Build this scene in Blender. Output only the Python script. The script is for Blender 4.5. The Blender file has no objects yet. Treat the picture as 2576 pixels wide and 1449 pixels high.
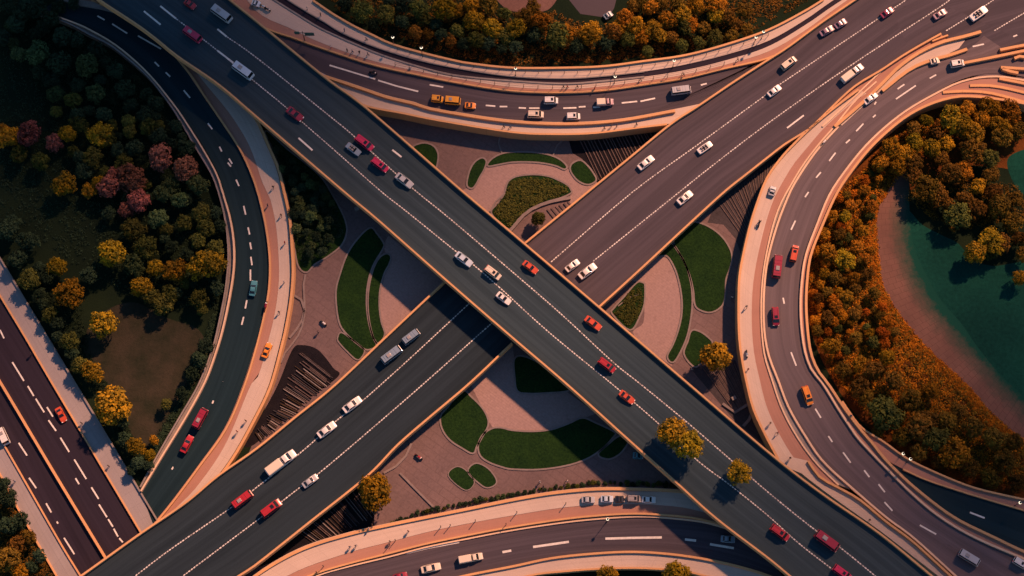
import bpy, bmesh, math, random
from mathutils import Vector, Matrix
from mathutils.geometry import tessellate_polygon
R = math.radians
random.seed(7)
SC = bpy.context.scene
COL = SC.collection

# ------------------------------------------------------------------ camera, world, sun, exposure
TILT, DIST, WIDTH = R(15), 420.0, 231.84
LENS = 36 * DIST / WIDTH
CAM = Vector((0, -DIST * math.sin(TILT), DIST * math.cos(TILT)))
cam_d = bpy.data.cameras.new('camera'); cam = bpy.data.objects.new('camera', cam_d); COL.objects.link(cam)
cam.location = CAM; cam.rotation_euler = (TILT, 0, 0)
cam_d.lens = LENS; cam_d.sensor_width = 36; cam_d.clip_start = 1; cam_d.clip_end = 20000
SC.camera = cam

SUN_EL, SUN_AZ = R(42), R(52)          # azimuth: angle from +x towards +y
SDIR = Vector((math.cos(SUN_EL) * math.cos(SUN_AZ), math.cos(SUN_EL) * math.sin(SUN_AZ), math.sin(SUN_EL)))
world = bpy.data.worlds.new('World'); SC.world = world; world.use_nodes = True
nt = world.node_tree; nt.nodes.clear()
sky = nt.nodes.new('ShaderNodeTexSky'); sky.sky_type = 'NISHITA'; sky.sun_disc = False
sky.sun_elevation = SUN_EL; sky.sun_rotation = R(90) - SUN_AZ
sky.air_density = 1.0; sky.dust_density = 0.0; sky.ozone_density = 4.0
bg = nt.nodes.new('ShaderNodeBackground'); bg.inputs['Strength'].default_value = 0.055
wo = nt.nodes.new('ShaderNodeOutputWorld')
nt.links.new(sky.outputs[0], bg.inputs['Color']); nt.links.new(bg.outputs[0], wo.inputs['Surface'])
sl = bpy.data.lights.new('sun', 'SUN'); sun = bpy.data.objects.new('sun', sl); COL.objects.link(sun)
sl.energy = 4.8; sl.color = (1.0, 0.47, 0.28); sl.angle = R(2.0)
sun.rotation_euler = (-SDIR).to_track_quat('-Z', 'Y').to_euler(); sun.location = SDIR * 300
SC.view_settings.view_transform = 'Standard'; SC.view_settings.look = 'None'
SC.view_settings.exposure = 0.88; SC.view_settings.gamma = 1
SC.cycles.use_denoising = True
SC.cycles.max_bounces = 6; SC.cycles.diffuse_bounces = 3

# ------------------------------------------------------------------ helpers
def W(x, y, z=0.0):
    """ground position at height z seen at photo point (x, y) of a 2576 x 1449 print"""
    dx = (x - 1288) / 2576 * 36; dy = -(y - 724.5) / 2576 * 36
    v = Vector((dx, dy * math.cos(TILT) + LENS * math.sin(TILT), dy * math.sin(TILT) - LENS * math.cos(TILT)))
    k = (z - CAM.z) / v.z
    return CAM + v * k
S = 0.09
def tag(o, label=None, cat=None, group=None, kind=None):
    if label: o['label'] = label
    if cat: o['category'] = cat
    if group: o['group'] = group
    if kind: o['kind'] = kind
    return o
def link(name, me, mat=None, parent=None, loc=None):
    if isinstance(me, bmesh.types.BMesh):
        m = bpy.data.meshes.new(name); me.to_mesh(m); me.free(); me = m
    o = bpy.data.objects.new(name, me); COL.objects.link(o)
    if mat is not None:
        me.materials.clear()
        for k in (mat if isinstance(mat, (list, tuple)) else [mat]): me.materials.append(k)
    if parent: o.parent = parent
    if loc is not None: o.location = loc
    return o
def empty(name, loc=(0, 0, 0), rz=0.0):
    o = bpy.data.objects.new(name, None); COL.objects.link(o); o.location = loc; o.rotation_euler = (0, 0, rz)
    o.empty_display_size = 0.5
    return o
def pts(s, ox=0, oy=0, k=1.0):
    v = [float(a) for a in s.replace(',', ' ').split()]
    return [(ox + v[i] * k, oy + v[i + 1] * k) for i in range(0, len(v), 2)]
T3 = 1 / 3
def smooth(P, closed=False, n=6):
    if len(P) < 3: return [Vector((p[0], p[1])) for p in P]
    P = [Vector((p[0], p[1])) for p in P]; out = []
    N = len(P)
    for i in range(N if closed else N - 1):
        if closed: a, b, c, d = P[(i - 1) % N], P[i], P[(i + 1) % N], P[(i + 2) % N]
        else:
            b, c = P[i], P[i + 1]
            a = P[i - 1] if i > 0 else b * 2 - c
            d = P[i + 2] if i + 2 < N else c * 2 - b
        for j in range(n):
            t = j / n
            out.append(0.5 * ((2 * b) + (c - a) * t + (2 * a - 5 * b + 4 * c - d) * t * t + (3 * b - a - 3 * c + d) * t ** 3))
    if not closed: out.append(P[-1])
    return out
def resample(P, n):
    L = [0]
    for i in range(1, len(P)): L.append(L[-1] + (P[i] - P[i - 1]).length)
    out = []; j = 0
    for i in range(n):
        t = L[-1] * i / (n - 1)
        while j < len(P) - 2 and L[j + 1] < t: j += 1
        s = (t - L[j]) / max(1e-9, L[j + 1] - L[j])
        out.append(P[j].lerp(P[j + 1], min(1, max(0, s))))
    return out
def plen(P): return sum((P[i] - P[i - 1]).length for i in range(1, len(P)))
def ext(P, a=0, b=0):
    """carry a traced line on in the same direction beyond its first (a) and last (b) point"""
    P = [Vector((p[0], p[1])) for p in P]
    if a: P = [P[0] + (P[0] - P[1]).normalized() * a] + P
    if b: P = P + [P[-1] + (P[-1] - P[-2]).normalized() * b]
    return P
def zf(z, t): return z(t) if callable(z) else z
def lerp_line(A, B, f):
    a = smooth(A); b = smooth(B); n = max(len(a), len(b))
    return [p.lerp(q, f) for p, q in zip(resample(a, n), resample(b, n))]
def slab_bm(A, B, z, thick, bm=None):
    """solid strip between two photo-traced lines, top at z, going down by thick"""
    a = smooth(A); b = smooth(B)
    n = max(4, int(max(plen(a), plen(b)) * S / 2.2))
    a = resample(a, n); b = resample(b, n)
    bm = bm or bmesh.new(); uv = bm.loops.layers.uv.verify()
    rows = []; v = 0.0; prev = None
    for i in range(n):
        t = i / (n - 1); zz = zf(z, t); th = zf(thick, t)
        p = W(a[i].x, a[i].y, zz); q = W(b[i].x, b[i].y, zz)
        if prev is not None: v += ((p + q) / 2 - prev).length
        prev = (p + q) / 2
        w = (q - p).length
        d = Vector((0, 0, th))
        rows.append(([bm.verts.new(p), bm.verts.new(q), bm.verts.new(q - d), bm.verts.new(p - d)], w, v))
    def face(vs, uvs):
        f = bm.faces.new(vs)
        for l, c in zip(f.loops, uvs): l[uv].uv = c
    for i in range(n - 1):
        r0, w0, v0 = rows[i]; r1, w1, v1 = rows[i + 1]
        face((r0[0], r0[1], r1[1], r1[0]), ((-w0 / 2, v0), (w0 / 2, v0), (w1 / 2, v1), (-w1 / 2, v1)))
        for k in (1, 2, 3):
            k2 = (k + 1) % 4
            face((r0[k], r0[k2], r1[k2], r1[k]), ((0, v0), (1, v0), (1, v1), (0, v1)))
    face(rows[0][0][::-1], ((0, 0), (1, 0), (1, 1), (0, 1))); face(rows[-1][0], ((0, 0), (1, 0), (1, 1), (0, 1)))
    bmesh.ops.recalc_face_normals(bm, faces=bm.faces[:])
    return bm
def poly_bm(P, z, closed_smooth=True, n=5, bm=None):
    """flat sheet at height z"""
    q = smooth(P, True, n) if closed_smooth else [Vector((p[0], p[1])) for p in P]
    w = [W(p.x, p.y, z) for p in q]
    bm = bm or bmesh.new()
    vs = [bm.verts.new(p) for p in w]
    for t in tessellate_polygon([w]):
        try: bm.faces.new([vs[i] for i in t])
        except ValueError: pass
    for f in bm.faces:
        f.normal_update()
        if f.normal.z < 0: f.normal_flip()
    return bm
def ring_bm(P, width, z0, z1, n=5, closed=True):
    """kerb along a traced line: outside it by width, between heights z0 and z1"""
    q = [W(p.x, p.y, z1).xy for p in smooth(P, closed, n)]
    N = len(q); bm = bmesh.new(); rows = []
    area = sum(q[i].x * q[(i + 1) % N].y - q[(i + 1) % N].x * q[i].y for i in range(N))
    sg = 1 if area > 0 else -1
    for i in range(N):
        a = q[(i - 1) % N] if closed or i else q[0]; b = q[(i + 1) % N] if closed or i < N - 1 else q[-1]
        d = (b - a); d.normalize() if d.length else None
        nn = Vector((d.y, -d.x)) * sg
        p, o = q[i], q[i] + nn * width
        rows.append([bm.verts.new((p.x, p.y, z1)), bm.verts.new((o.x, o.y, z1)), bm.verts.new((o.x, o.y, z0)), bm.verts.new((p.x, p.y, z0))])
    for i in range(N if closed else N - 1):
        r0, r1 = rows[i], rows[(i + 1) % N]
        for k in range(4): bm.faces.new((r0[k], r0[(k + 1) % 4], r1[(k + 1) % 4], r1[k]))
    bmesh.ops.recalc_face_normals(bm, faces=bm.faces[:])
    return bm
def wall_bm(P, width, z0, z1, n=6, bm=None):
    """wall of constant width centred on a traced line, z may be functions of t"""
    s = smooth(P, False, n); m = max(3, int(plen(s) * S / 2.0)); s = resample(s, m)
    c = [W(p.x, p.y, zf(z1, i / (m - 1))) for i, p in enumerate(s)]
    bm = bm or bmesh.new(); uv = bm.loops.layers.uv.verify(); rows = []
    v = 0
    for i in range(m):
        d = (c[min(m - 1, i + 1)] - c[max(0, i - 1)]); d.z = 0; d.normalize()
        nn = Vector((d.y, -d.x, 0)) * width / 2
        if i: v += (c[i] - c[i - 1]).length
        dz = Vector((0, 0, zf(z1, i / (m - 1)) - zf(z0, i / (m - 1))))
        rows.append(([bm.verts.new(c[i] - nn * .8), bm.verts.new(c[i] + nn * .8), bm.verts.new(c[i] + nn - dz), bm.verts.new(c[i] - nn - dz)], v))
    for i in range(m - 1):
        (r0, v0), (r1, v1) = rows[i], rows[i + 1]
        for k in range(4):
            f = bm.faces.new((r0[k], r0[(k + 1) % 4], r1[(k + 1) % 4], r1[k]))
            for l, cuv in zip(f.loops, ((0, v0), (width, v0), (width, v1), (0, v1))): l[uv].uv = cuv
    bm.faces.new(rows[0][0][::-1]); bm.faces.new(rows[-1][0])
    bmesh.ops.recalc_face_normals(bm, faces=bm.faces[:])
    return bm
def strip(bm, a, b, w, z):
    """painted bar from photo point a to b"""
    p, q = W(a[0], a[1], z), W(b[0], b[1], z); d = q - p; d.z = 0
    if d.length < 1e-4: return
    d.normalize(); nn = Vector((d.y, -d.x, 0)) * w / 2
    bm.faces.new([bm.verts.new(v) for v in (p - nn, q - nn, q + nn, p + nn)]).normal_update()
def beaded(P, z, root, w=.24):
    """one painted line whose worn beads are in its material"""
    s = resample(smooth(P, False, 4), 120); c = [W(p.x, p.y, z) for p in s]; bm = bmesh.new(); uv = bm.loops.layers.uv.verify(); v = 0; rows = []
    for i, p in enumerate(c):
        d = c[min(119, i + 1)] - c[max(0, i - 1)]; d.normalize(); nn = Vector((d.y, -d.x, 0)) * w / 2
        if i: v += (p - c[i - 1]).length
        rows.append((bm.verts.new(p - nn), bm.verts.new(p + nn), v))
    for r, q in zip(rows, rows[1:]):
        f = bm.faces.new((r[0], r[1], q[1], q[0]))
        for l, k in zip(f.loops, ((0, r[2]), (w, r[2]), (w, q[2]), (0, q[2]))): l[uv].uv = k
    return inv(link('lane_line', flipup(bm), M['bead']), root)
def bars(name, segs, z, w, mat, parent):
    for i in range(0, len(segs) - 1, 2):
        bm = bmesh.new(); strip(bm, segs[i], segs[i + 1], w, z(*segs[i]) if callable(z) else z)
        o = link('lane_dash', flipup(bm), mat)
        if parent: inv(o, parent)
def inv(o, root):
    o.parent = root; o.matrix_parent_inverse = Matrix.Translation(-root.location); return o
def flipup(bm):
    for f in bm.faces:
        f.normal_update()
        if f.normal.z < 0: f.normal_flip()
    return bm
def box(bm, c, s, rz=0.0, top=1.0):
    cx, cy, cz = c; x, y, z = s[0] / 2, s[1] / 2, s[2] / 2
    vs = []
    for dz, k in ((-z, 1), (z, top)):
        for dx, dy in ((-x, -y), (x, -y), (x, y), (-x, y)):
            a, b = dx * k, dy * k
            vs.append(bm.verts.new((cx + a * math.cos(rz) - b * math.sin(rz), cy + a * math.sin(rz) + b * math.cos(rz), cz + dz)))
    for f in ((3, 2, 1, 0), (4, 5, 6, 7), (0, 1, 5, 4), (1, 2, 6, 5), (2, 3, 7, 6), (3, 0, 4, 7)): bm.faces.new([vs[i] for i in f])
def tube(bm, p, q, r0, r1=None, n=8):
    p, q = Vector(p), Vector(q); r1 = r0 if r1 is None else r1
    d = (q - p).normalized(); u = d.orthogonal().normalized(); v = d.cross(u)
    A = [bm.verts.new(p + (u * math.cos(k * 6.2832 / n) + v * math.sin(k * 6.2832 / n)) * r0) for k in range(n)]
    B = [bm.verts.new(q + (u * math.cos(k * 6.2832 / n) + v * math.sin(k * 6.2832 / n)) * r1) for k in range(n)]
    for k in range(n): bm.faces.new((A[k], A[(k + 1) % n], B[(k + 1) % n], B[k]))
    bm.faces.new(A[::-1]); bm.faces.new(B)
def loft(bm, rings):
    V = [[bm.verts.new(p) for p in r] for r in rings]; n = len(V[0])
    for i in range(len(V) - 1):
        for k in range(n): bm.faces.new((V[i][k], V[i][(k + 1) % n], V[i + 1][(k + 1) % n], V[i + 1][k]))
    bm.faces.new(V[0][::-1]); bm.faces.new(V[-1])
    bmesh.ops.recalc_face_normals(bm, faces=bm.faces[:])

# ------------------------------------------------------------------ materials
def newmat(name):
    m = bpy.data.materials.new(name); m.use_nodes = True; n = m.node_tree
    b = n.nodes['Principled BSDF']; b.inputs['Specular IOR Level'].default_value = 0.04
    return m, n, b
def node(n, t, **kw):
    x = n.nodes.new(t)
    for k, v in kw.items(): setattr(x, k, v)
    return x
def mixrgb(n, a, b, fac, mode='MIX'):
    x = node(n, 'ShaderNodeMix', data_type='RGBA', blend_type=mode)
    for sock, v in ((0, fac), (6, a), (7, b)):
        if isinstance(v, (int, float)): x.inputs[sock].default_value = v
        elif isinstance(v, tuple): x.inputs[sock].default_value = (*v, 1)
        else: n.links.new(v, x.inputs[sock])
    return x.outputs[2]
def noise(n, vec, scale, detail=4, rough=0.55, lo=0.35, hi=0.65):
    x = node(n, 'ShaderNodeTexNoise'); x.inputs['Scale'].default_value = scale; x.inputs['Detail'].default_value = detail; x.inputs['Roughness'].default_value = rough
    n.links.new(vec, x.inputs['Vector'])
    r = node(n, 'ShaderNodeMapRange'); r.inputs[1].default_value = lo; r.inputs[2].default_value = hi
    n.links.new(x.outputs[0], r.inputs[0]); return r.outputs[0]
def coords(n, kind='Object', scale=(1, 1, 1)):
    t = node(n, 'ShaderNodeTexCoord'); mp = node(n, 'ShaderNodeMapping'); mp.inputs['Scale'].default_value = scale
    n.links.new(t.outputs[kind], mp.inputs['Vector']); return mp.outputs[0]
def bump(n, b, h, strength=0.4, dist=0.05):
    x = node(n, 'ShaderNodeBump'); x.inputs['Strength'].default_value = strength; x.inputs['Distance'].default_value = dist
    n.links.new(h, x.inputs['Height']); n.links.new(x.outputs[0], b.inputs['Normal'])
def plain(name, c, rough=0.6, metal=0.0, coat=0.0, emit=0.0):
    m, n, b = newmat(name); b.inputs['Base Color'].default_value = (*c, 1); b.inputs['Roughness'].default_value = rough
    b.inputs['Metallic'].default_value = metal; b.inputs['Coat Weight'].default_value = coat
    b.inputs['Specular IOR Level'].default_value = .5 if rough < .6 else .1
    if emit: b.inputs['Emission Color'].default_value = (*c, 1); b.inputs['Emission Strength'].default_value = emit
    return m
def mul(c, k): return tuple(max(0, x * k) for x in c)
def rough_mat(name, c, c2=None, scale=0.25, fine=3.0, rough=0.85, bumpy=0.3, amt=1.0):
    """mottled surface: two colours mixed by a broad noise, broken by a fine one"""
    m, n, b = newmat(name); o = coords(n); c2 = c2 or mul(c, 0.72)
    a = mixrgb(n, c2, c, noise(n, o, scale, 5))
    f = noise(n, o, fine, 6, 0.7, 0.3, 0.7)
    col = mixrgb(n, a, mixrgb(n, mul(c, 1.25), mul(c2, 0.65), f), 0.35 * amt)
    n.links.new(col, b.inputs['Base Color']); b.inputs['Roughness'].default_value = rough
    bump(n, b, f, bumpy, 0.08); return m
def asphalt_mat(name, c, c2):
    m, n, b = newmat(name)
    st = noise(n, coords(n, 'UV', (0.5, 0.009, 1)), 1.0, 4, 0.6, 0.38, 0.62)
    st2 = noise(n, coords(n, 'UV', (2.2, 0.03, 1)), 1.0, 3, 0.5, 0.3, 0.7)
    o = coords(n); big = noise(n, o, 0.06, 4)
    fine = noise(n, o, 9.0, 5, 0.75, 0.3, 0.7)
    a = mixrgb(n, c2, c, big); a = mixrgb(n, a, mul(c, 1.45), st)
    a2 = mixrgb(n, a, mul(c2, 0.6), st2); x = mixrgb(n, a, a2, 0.3)
    x = mixrgb(n, x, mul(c2, .55), noise(n, coords(n, 'UV', (.35, .10, 1)), 1.0, 6, .75, .62, .80))
    x = mixrgb(n, x, mixrgb(n, mul(c, .7), mul(c, 1.4), fine), 0.3)
    n.links.new(x, b.inputs['Base Color']); b.inputs['Roughness'].default_value = 0.8
    bump(n, b, fine, 0.2, 0.02); return m
def bead_mat(name, paint, ground):
    m, n, b = newmat(name); uv = coords(n, 'UV')
    w = node(n, 'ShaderNodeTexWave', wave_type='BANDS', bands_direction='Y', wave_profile='SIN'); w.inputs['Scale'].default_value = .46
    w.inputs['Distortion'].default_value = 3.0; w.inputs['Detail'].default_value = 2; w.inputs['Detail Scale'].default_value = 1.1; n.links.new(uv, w.inputs['Vector'])
    r = node(n, 'ShaderNodeMapRange'); r.inputs[1].default_value = .16; r.inputs[2].default_value = .34; n.links.new(w.outputs['Fac'], r.inputs[0])
    wear = noise(n, coords(n), 1.3, 5, .7, .30, .55); mm = node(n, 'ShaderNodeMath', operation='MULTIPLY'); n.links.new(r.outputs[0], mm.inputs[0]); n.links.new(wear, mm.inputs[1])
    n.links.new(mixrgb(n, ground, paint, mm.outputs[0]), b.inputs['Base Color']); b.inputs['Roughness'].default_value = .7; return m
def slab_mat(name, c, c2, sx=0.33, sy=0.33, mortar=0.55, off=0.0):
    """concrete or paving laid in slabs, read along the strip's own length and width"""
    m, n, b = newmat(name)
    uvc = coords(n, 'UV'); br = node(n, 'ShaderNodeTexBrick'); br.offset = off
    br.inputs['Scale'].default_value = 1.0; br.inputs['Brick Width'].default_value = 1 / sx; br.inputs['Row Height'].default_value = 1 / sy
    br.inputs['Mortar Size'].default_value = 0.03; br.inputs['Mortar Smooth'].default_value = 0.3
    br.inputs['Color1'].default_value = (*c, 1); br.inputs['Color2'].default_value = (*mul(c, .93), 1); br.inputs['Mortar'].default_value = (*mul(c, mortar), 1)
    n.links.new(uvc, br.inputs['Vector'])
    o = coords(n); a = mixrgb(n, br.outputs[0], c2, noise(n, o, 0.12, 5, .6, .4, .75))
    st = noise(n, coords(n, 'UV', (1.6, 0.04, 1)), 1.0, 4, .6, .35, .7)
    a = mixrgb(n, a, mul(c, .72), mixrgb(n, (0, 0, 0), (.5, .5, .5), st))
    f = noise(n, o, 5, 5, .7, .3, .7); x = mixrgb(n, a, mixrgb(n, mul(c, .7), mul(c, 1.2), f), .22)
    n.links.new(x, b.inputs['Base Color']); b.inputs['Roughness'].default_value = 0.85
    bump(n, b, f, .25, .03); return m
def paving_mat(name, c, c2, size=1.2):
    """plaza paving in world metres"""
    m, n, b = newmat(name); o = coords(n)
    br = node(n, 'ShaderNodeTexBrick'); br.inputs['Scale'].default_value = 1.0; br.inputs['Brick Width'].default_value = size * 1.6; br.inputs['Row Height'].default_value = size * .8
    br.inputs['Mortar Size'].default_value = 0.055 * size; br.inputs['Color1'].default_value = (*c, 1); br.inputs['Color2'].default_value = (*mul(c, .88), 1); br.inputs['Mortar'].default_value = (*mul(c, .68), 1)
    rot = node(n, 'ShaderNodeMapping'); rot.inputs['Rotation'].default_value = (0, 0, 0.62); n.links.new(o, rot.inputs['Vector']); n.links.new(rot.outputs[0], br.inputs['Vector'])
    a = mixrgb(n, br.outputs[0], c2, noise(n, o, 0.09, 5, .6, .38, .7))
    f = noise(n, o, 1.6, 7, .8, .3, .7)
    x = mixrgb(n, a, mixrgb(n, mul(c, .5), mul(c, 1.3), f), .4)
    x = mixrgb(n, x, mul(c, .5), noise(n, o, .35, 7, .7, .60, .78))
    n.links.new(x, b.inputs['Base Color']); b.inputs['Roughness'].default_value = 0.85; bump(n, b, f, .3, .04); return m
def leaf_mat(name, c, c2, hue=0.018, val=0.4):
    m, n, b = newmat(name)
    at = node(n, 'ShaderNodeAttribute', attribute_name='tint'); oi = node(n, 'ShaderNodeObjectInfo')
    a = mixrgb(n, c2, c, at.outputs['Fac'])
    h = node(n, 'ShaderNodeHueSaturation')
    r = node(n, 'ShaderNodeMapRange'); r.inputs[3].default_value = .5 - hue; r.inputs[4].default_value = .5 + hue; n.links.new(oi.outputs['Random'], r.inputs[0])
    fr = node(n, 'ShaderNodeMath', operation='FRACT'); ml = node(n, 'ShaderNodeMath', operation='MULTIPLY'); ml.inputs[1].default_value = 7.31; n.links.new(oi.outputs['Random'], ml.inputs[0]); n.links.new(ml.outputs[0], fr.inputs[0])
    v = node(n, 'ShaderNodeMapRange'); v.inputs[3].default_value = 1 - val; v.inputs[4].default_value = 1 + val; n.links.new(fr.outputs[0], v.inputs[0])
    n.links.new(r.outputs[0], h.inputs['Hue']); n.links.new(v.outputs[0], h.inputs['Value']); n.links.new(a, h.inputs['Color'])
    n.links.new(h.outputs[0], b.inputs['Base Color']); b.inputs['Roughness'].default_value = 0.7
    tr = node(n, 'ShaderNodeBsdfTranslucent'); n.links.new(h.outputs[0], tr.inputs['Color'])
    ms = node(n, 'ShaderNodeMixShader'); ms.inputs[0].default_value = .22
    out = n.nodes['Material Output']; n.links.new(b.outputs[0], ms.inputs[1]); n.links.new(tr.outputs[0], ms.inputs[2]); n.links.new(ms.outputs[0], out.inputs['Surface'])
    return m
M = {}
M['asph_dark'] = asphalt_mat('dark_asphalt', (.010, .024, .031), (.007, .019, .026))  # dark teal tone; part of the shade over these roads is mixed in
M['asph_main'] = asphalt_mat('main_asphalt', (.026, .044, .054), (.019, .035, .045))
M['asph_shaded'] = asphalt_mat('shaded_span_asphalt', (.017, .028, .036), (.013, .022, .029))  # darker copy of the span's asphalt, with shade put into its colour
M['asph_worn'] = asphalt_mat('worn_asphalt', (.056, .050, .060), (.044, .041, .050))
M['asph_loop'] = asphalt_mat('loop_asphalt', (.094, .080, .086), (.076, .066, .072))
M['asph_front'] = asphalt_mat('plum_asphalt', (.020, .017, .026), (.015, .013, .021))
M['line'] = rough_mat('road_paint', (.66, .66, .60), (.48, .48, .43), 1.2, 6, .6, .1)
M['bead'] = bead_mat('worn_line_paint', (.62, .62, .57), (.075, .072, .074))
M['walk'] = slab_mat('walkway_concrete', (.47, .40, .33), (.39, .33, .275), 0.28, 0.28)
M['walk_grey'] = slab_mat('pavement_concrete', (.26, .25, .25), (.21, .20, .21), 0.3, 0.3)
M['red'] = slab_mat('red_path', (.34, .195, .145), (.27, .155, .12), 0.5, 0.12, .85)
M['wall'] = slab_mat('ochre_parapet', (.55, .32, .15), (.42, .25, .13), 0.05, 0.22, .45)
M['wallpale'] = slab_mat('pale_kerb', (.62, .46, .31), (.50, .37, .25), 0.05, .25, .7)
M['conc'] = rough_mat('bridge_concrete', (.24, .22, .20), (.17, .16, .15), .4, 3, .85, .3)
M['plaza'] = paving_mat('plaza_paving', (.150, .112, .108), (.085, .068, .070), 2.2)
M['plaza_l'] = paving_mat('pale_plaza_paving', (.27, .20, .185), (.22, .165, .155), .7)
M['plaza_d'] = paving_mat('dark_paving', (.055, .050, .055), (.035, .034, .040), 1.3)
M['kerb'] = rough_mat('bed_kerb', (.20, .175, .165), (.15, .13, .125), .6, 5, .8, .2)
M['lawn'] = rough_mat('lawn_grass', (.014, .040, .009), (.004, .017, .007), .30, 2.2, .95, 1.0, 1.9)
M['soil'] = rough_mat('wood_floor', (.011, .021, .010), (.006, .013, .008), .12, 2.5, .95, .6)
M['bare'] = rough_mat('bare_earth', (.040, .035, .024), (.013, .019, .011), .2, 1.6, .95, .8)
M['rust'] = rough_mat('rusty_heath', (.12, .045, .010), (.05, .020, .007), .2, 2.2, .95, .8)
M['field'] = rough_mat('teal_field', (.007, .060, .042), (.003, .024, .020), .045, 1.2, .95, .5)
def path_mat():
    m = slab_mat('brick_path', (.155, .088, .068), (.075, .045, .038), .55, .75, .12, .5); n = m.node_tree; b = n.nodes['Principled BSDF']
    old = b.inputs['Base Color'].links[0].from_socket
    t = node(n, 'ShaderNodeTexCoord'); sp = node(n, 'ShaderNodeSeparateXYZ'); n.links.new(t.outputs['UV'], sp.inputs[0])
    nz = node(n, 'ShaderNodeTexNoise'); nz.inputs['Scale'].default_value = .5; nz.inputs['Detail'].default_value = 7; nz.inputs['Roughness'].default_value = .75; n.links.new(t.outputs['Object'], nz.inputs['Vector'])
    ad = node(n, 'ShaderNodeMath', operation='MULTIPLY_ADD'); n.links.new(nz.outputs[0], ad.inputs[0]); ad.inputs[1].default_value = 6.0; n.links.new(sp.outputs[0], ad.inputs[2])
    r = node(n, 'ShaderNodeMapRange'); r.inputs[1].default_value = 1.6; r.inputs[2].default_value = 6.6; n.links.new(ad.outputs[0], r.inputs[0])
    n.links.new(mixrgb(n, old, (.006, .048, .034), r.outputs[0]), b.inputs['Base Color']); return m
M['cobble'] = path_mat()
M['clearing'] = paving_mat('brick_clearing', (.165, .098, .082), (.085, .052, .048), 1.5)
M['ballast'] = rough_mat('track_ballast', (.014, .013, .016), (.008, .008, .011), .5, 4, .95, .9)
M['rail'] = rough_mat('rail_steel', (.13, .10, .09), (.06, .05, .05), 1, 6, .5, .2)
M['trunk'] = rough_mat('bark', (.06, .045, .03), (.035, .026, .018), 1.5, 9, .9, .6)
M['glass'] = plain('tinted_glass', (.012, .016, .020), .12)
M['tyre'] = plain('tyre_rubber', (.012, .012, .013), .8)
M['lampw'] = plain('head_lamp', (.75, .75, .70), .2)
M['lampr'] = plain('tail_lamp', (.45, .02, .02), .25)
M['pole'] = plain('dark_steel', (.035, .035, .038), .5, .4)
M['globe'] = plain('lamp_globe', (.85, .72, .50), .3, 0, 0, 1.2)
M['sign'] = rough_mat('sign_green', (.05, .12, .10), (.04, .10, .085), .8, 4, .5, .1)
M['cloud'] = plain('blocker_white', (.8, .8, .8), 1)
LEAF = {
    'G': leaf_mat('leaf_green', (.085, .125, .045), (.032, .060, .026)),
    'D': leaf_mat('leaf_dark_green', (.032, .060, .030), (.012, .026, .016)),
    'L': leaf_mat('leaf_olive', (.100, .110, .022), (.034, .045, .014)),
    'Y': leaf_mat('leaf_golden', (.33, .205, .011), (.085, .075, .012)),
    'O': leaf_mat('leaf_orange', (.40, .19, .012), (.10, .060, .009)),
    'H': leaf_mat('leaf_heath', (.46, .165, .010), (.20, .066, .008)),
    'B': leaf_mat('leaf_brown', (.175, .102, .014), (.060, .038, .009)),
    'P': leaf_mat('leaf_rust_pink', (.27, .110, .075), (.095, .042, .034)),
}

# ------------------------------------------------------------------ unseen puff meshes added to block the sun over chosen ground
def make_sun_blocker(name, label, blobs, base_z, seed, cover=1.0):  # out-of-view puffs, added and shaped only for the shade they cast
    rnd = random.Random(seed); bm = bmesh.new()
    x0 = min(b[0] - b[2] for b in blobs); x1 = max(b[0] + b[2] for b in blobs)
    y0 = min(b[1] - b[3] for b in blobs); y1 = max(b[1] + b[3] for b in blobs)
    step = 50
    y = y0
    while y < y1:
        x = x0
        while x < x1:
            px, py = x + rnd.uniform(-25, 25), y + rnd.uniform(-25, 25)
            d = max(1 - math.hypot((px - b[0]) / b[2], (py - b[1]) / b[3]) for b in blobs)
            if d > 0 and rnd.random() < min(cover, d * 2.3):
                g = W(px, py, 0); z = base_z + rnd.uniform(-25, 60)
                c = g + SDIR * (z / SDIR.z)
                bmesh.ops.create_icosphere(bm, subdivisions=1, radius=rnd.uniform(3.8, 5.8), matrix=Matrix.Translation(c))
            x += step
        y += step
    return tag(link(name, bm, M['cloud']), label, 'cloud', None, 'stuff')
SUN_BLOCKERS = [
    ('cloud', 'broken white cloud drifting high over the wooded corner', [(250, 80, 800, 440), (60, 380, 540, 340), (800, 280, 430, 350), (900, 330, 300, 220)], 1200, 1),
    ('cloud', 'ragged white cloud drifting high over the far road fork', [(2420, 1500, 560, 330), (1850, 1390, 400, 200), (2620, 1000, 300, 430)], 1200, 2, .55),
]
for c in SUN_BLOCKERS: make_sun_blocker(*c)

# ------------------------------------------------------------------ ground
bm = bmesh.new()
bmesh.ops.create_grid(bm, x_segments=1, y_segments=1, size=6000)
tag(link('ground', bm, M['soil']), 'dark earth and grass under the whole interchange', 'ground', None, 'structure')
def sheet(name, P, z, mat, label, cat, sm=True):
    return tag(link(name, poly_bm(P, z, sm), mat), label, cat, None, 'structure')
sheet('ground', pts('330,760 420,800 500,830 520,900 480,980 420,1060 380,1130 330,1090 300,1000 240,930 210,870 240,800'), .006, M['bare'],
      'bare brown clearing of dry earth beside the dark curved road', 'ground')
sheet('ground', pts('2200,300 2330,262 2420,250 2500,255 2600,262 2600,420 2500,420 2400,420 2290,480 2225,500 2205,560 2210,640 2230,720 2300,830 2400,930 2520,1060 2600,1130 2600,1250 2400,1210 2240,1120 2150,1040 2080,930 2040,830 2028,720 2050,600 2100,480'), .006, M['rust'],
      'rusty orange heath inside the loop of the wide curved road', 'ground')
PATH_L = pts('2262,430 2235,480 2212,516 2204,566 2208,633 2219,712 2252,775 2295,832 2349,892 2432,968 2499,1044 2600,1132')
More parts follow.
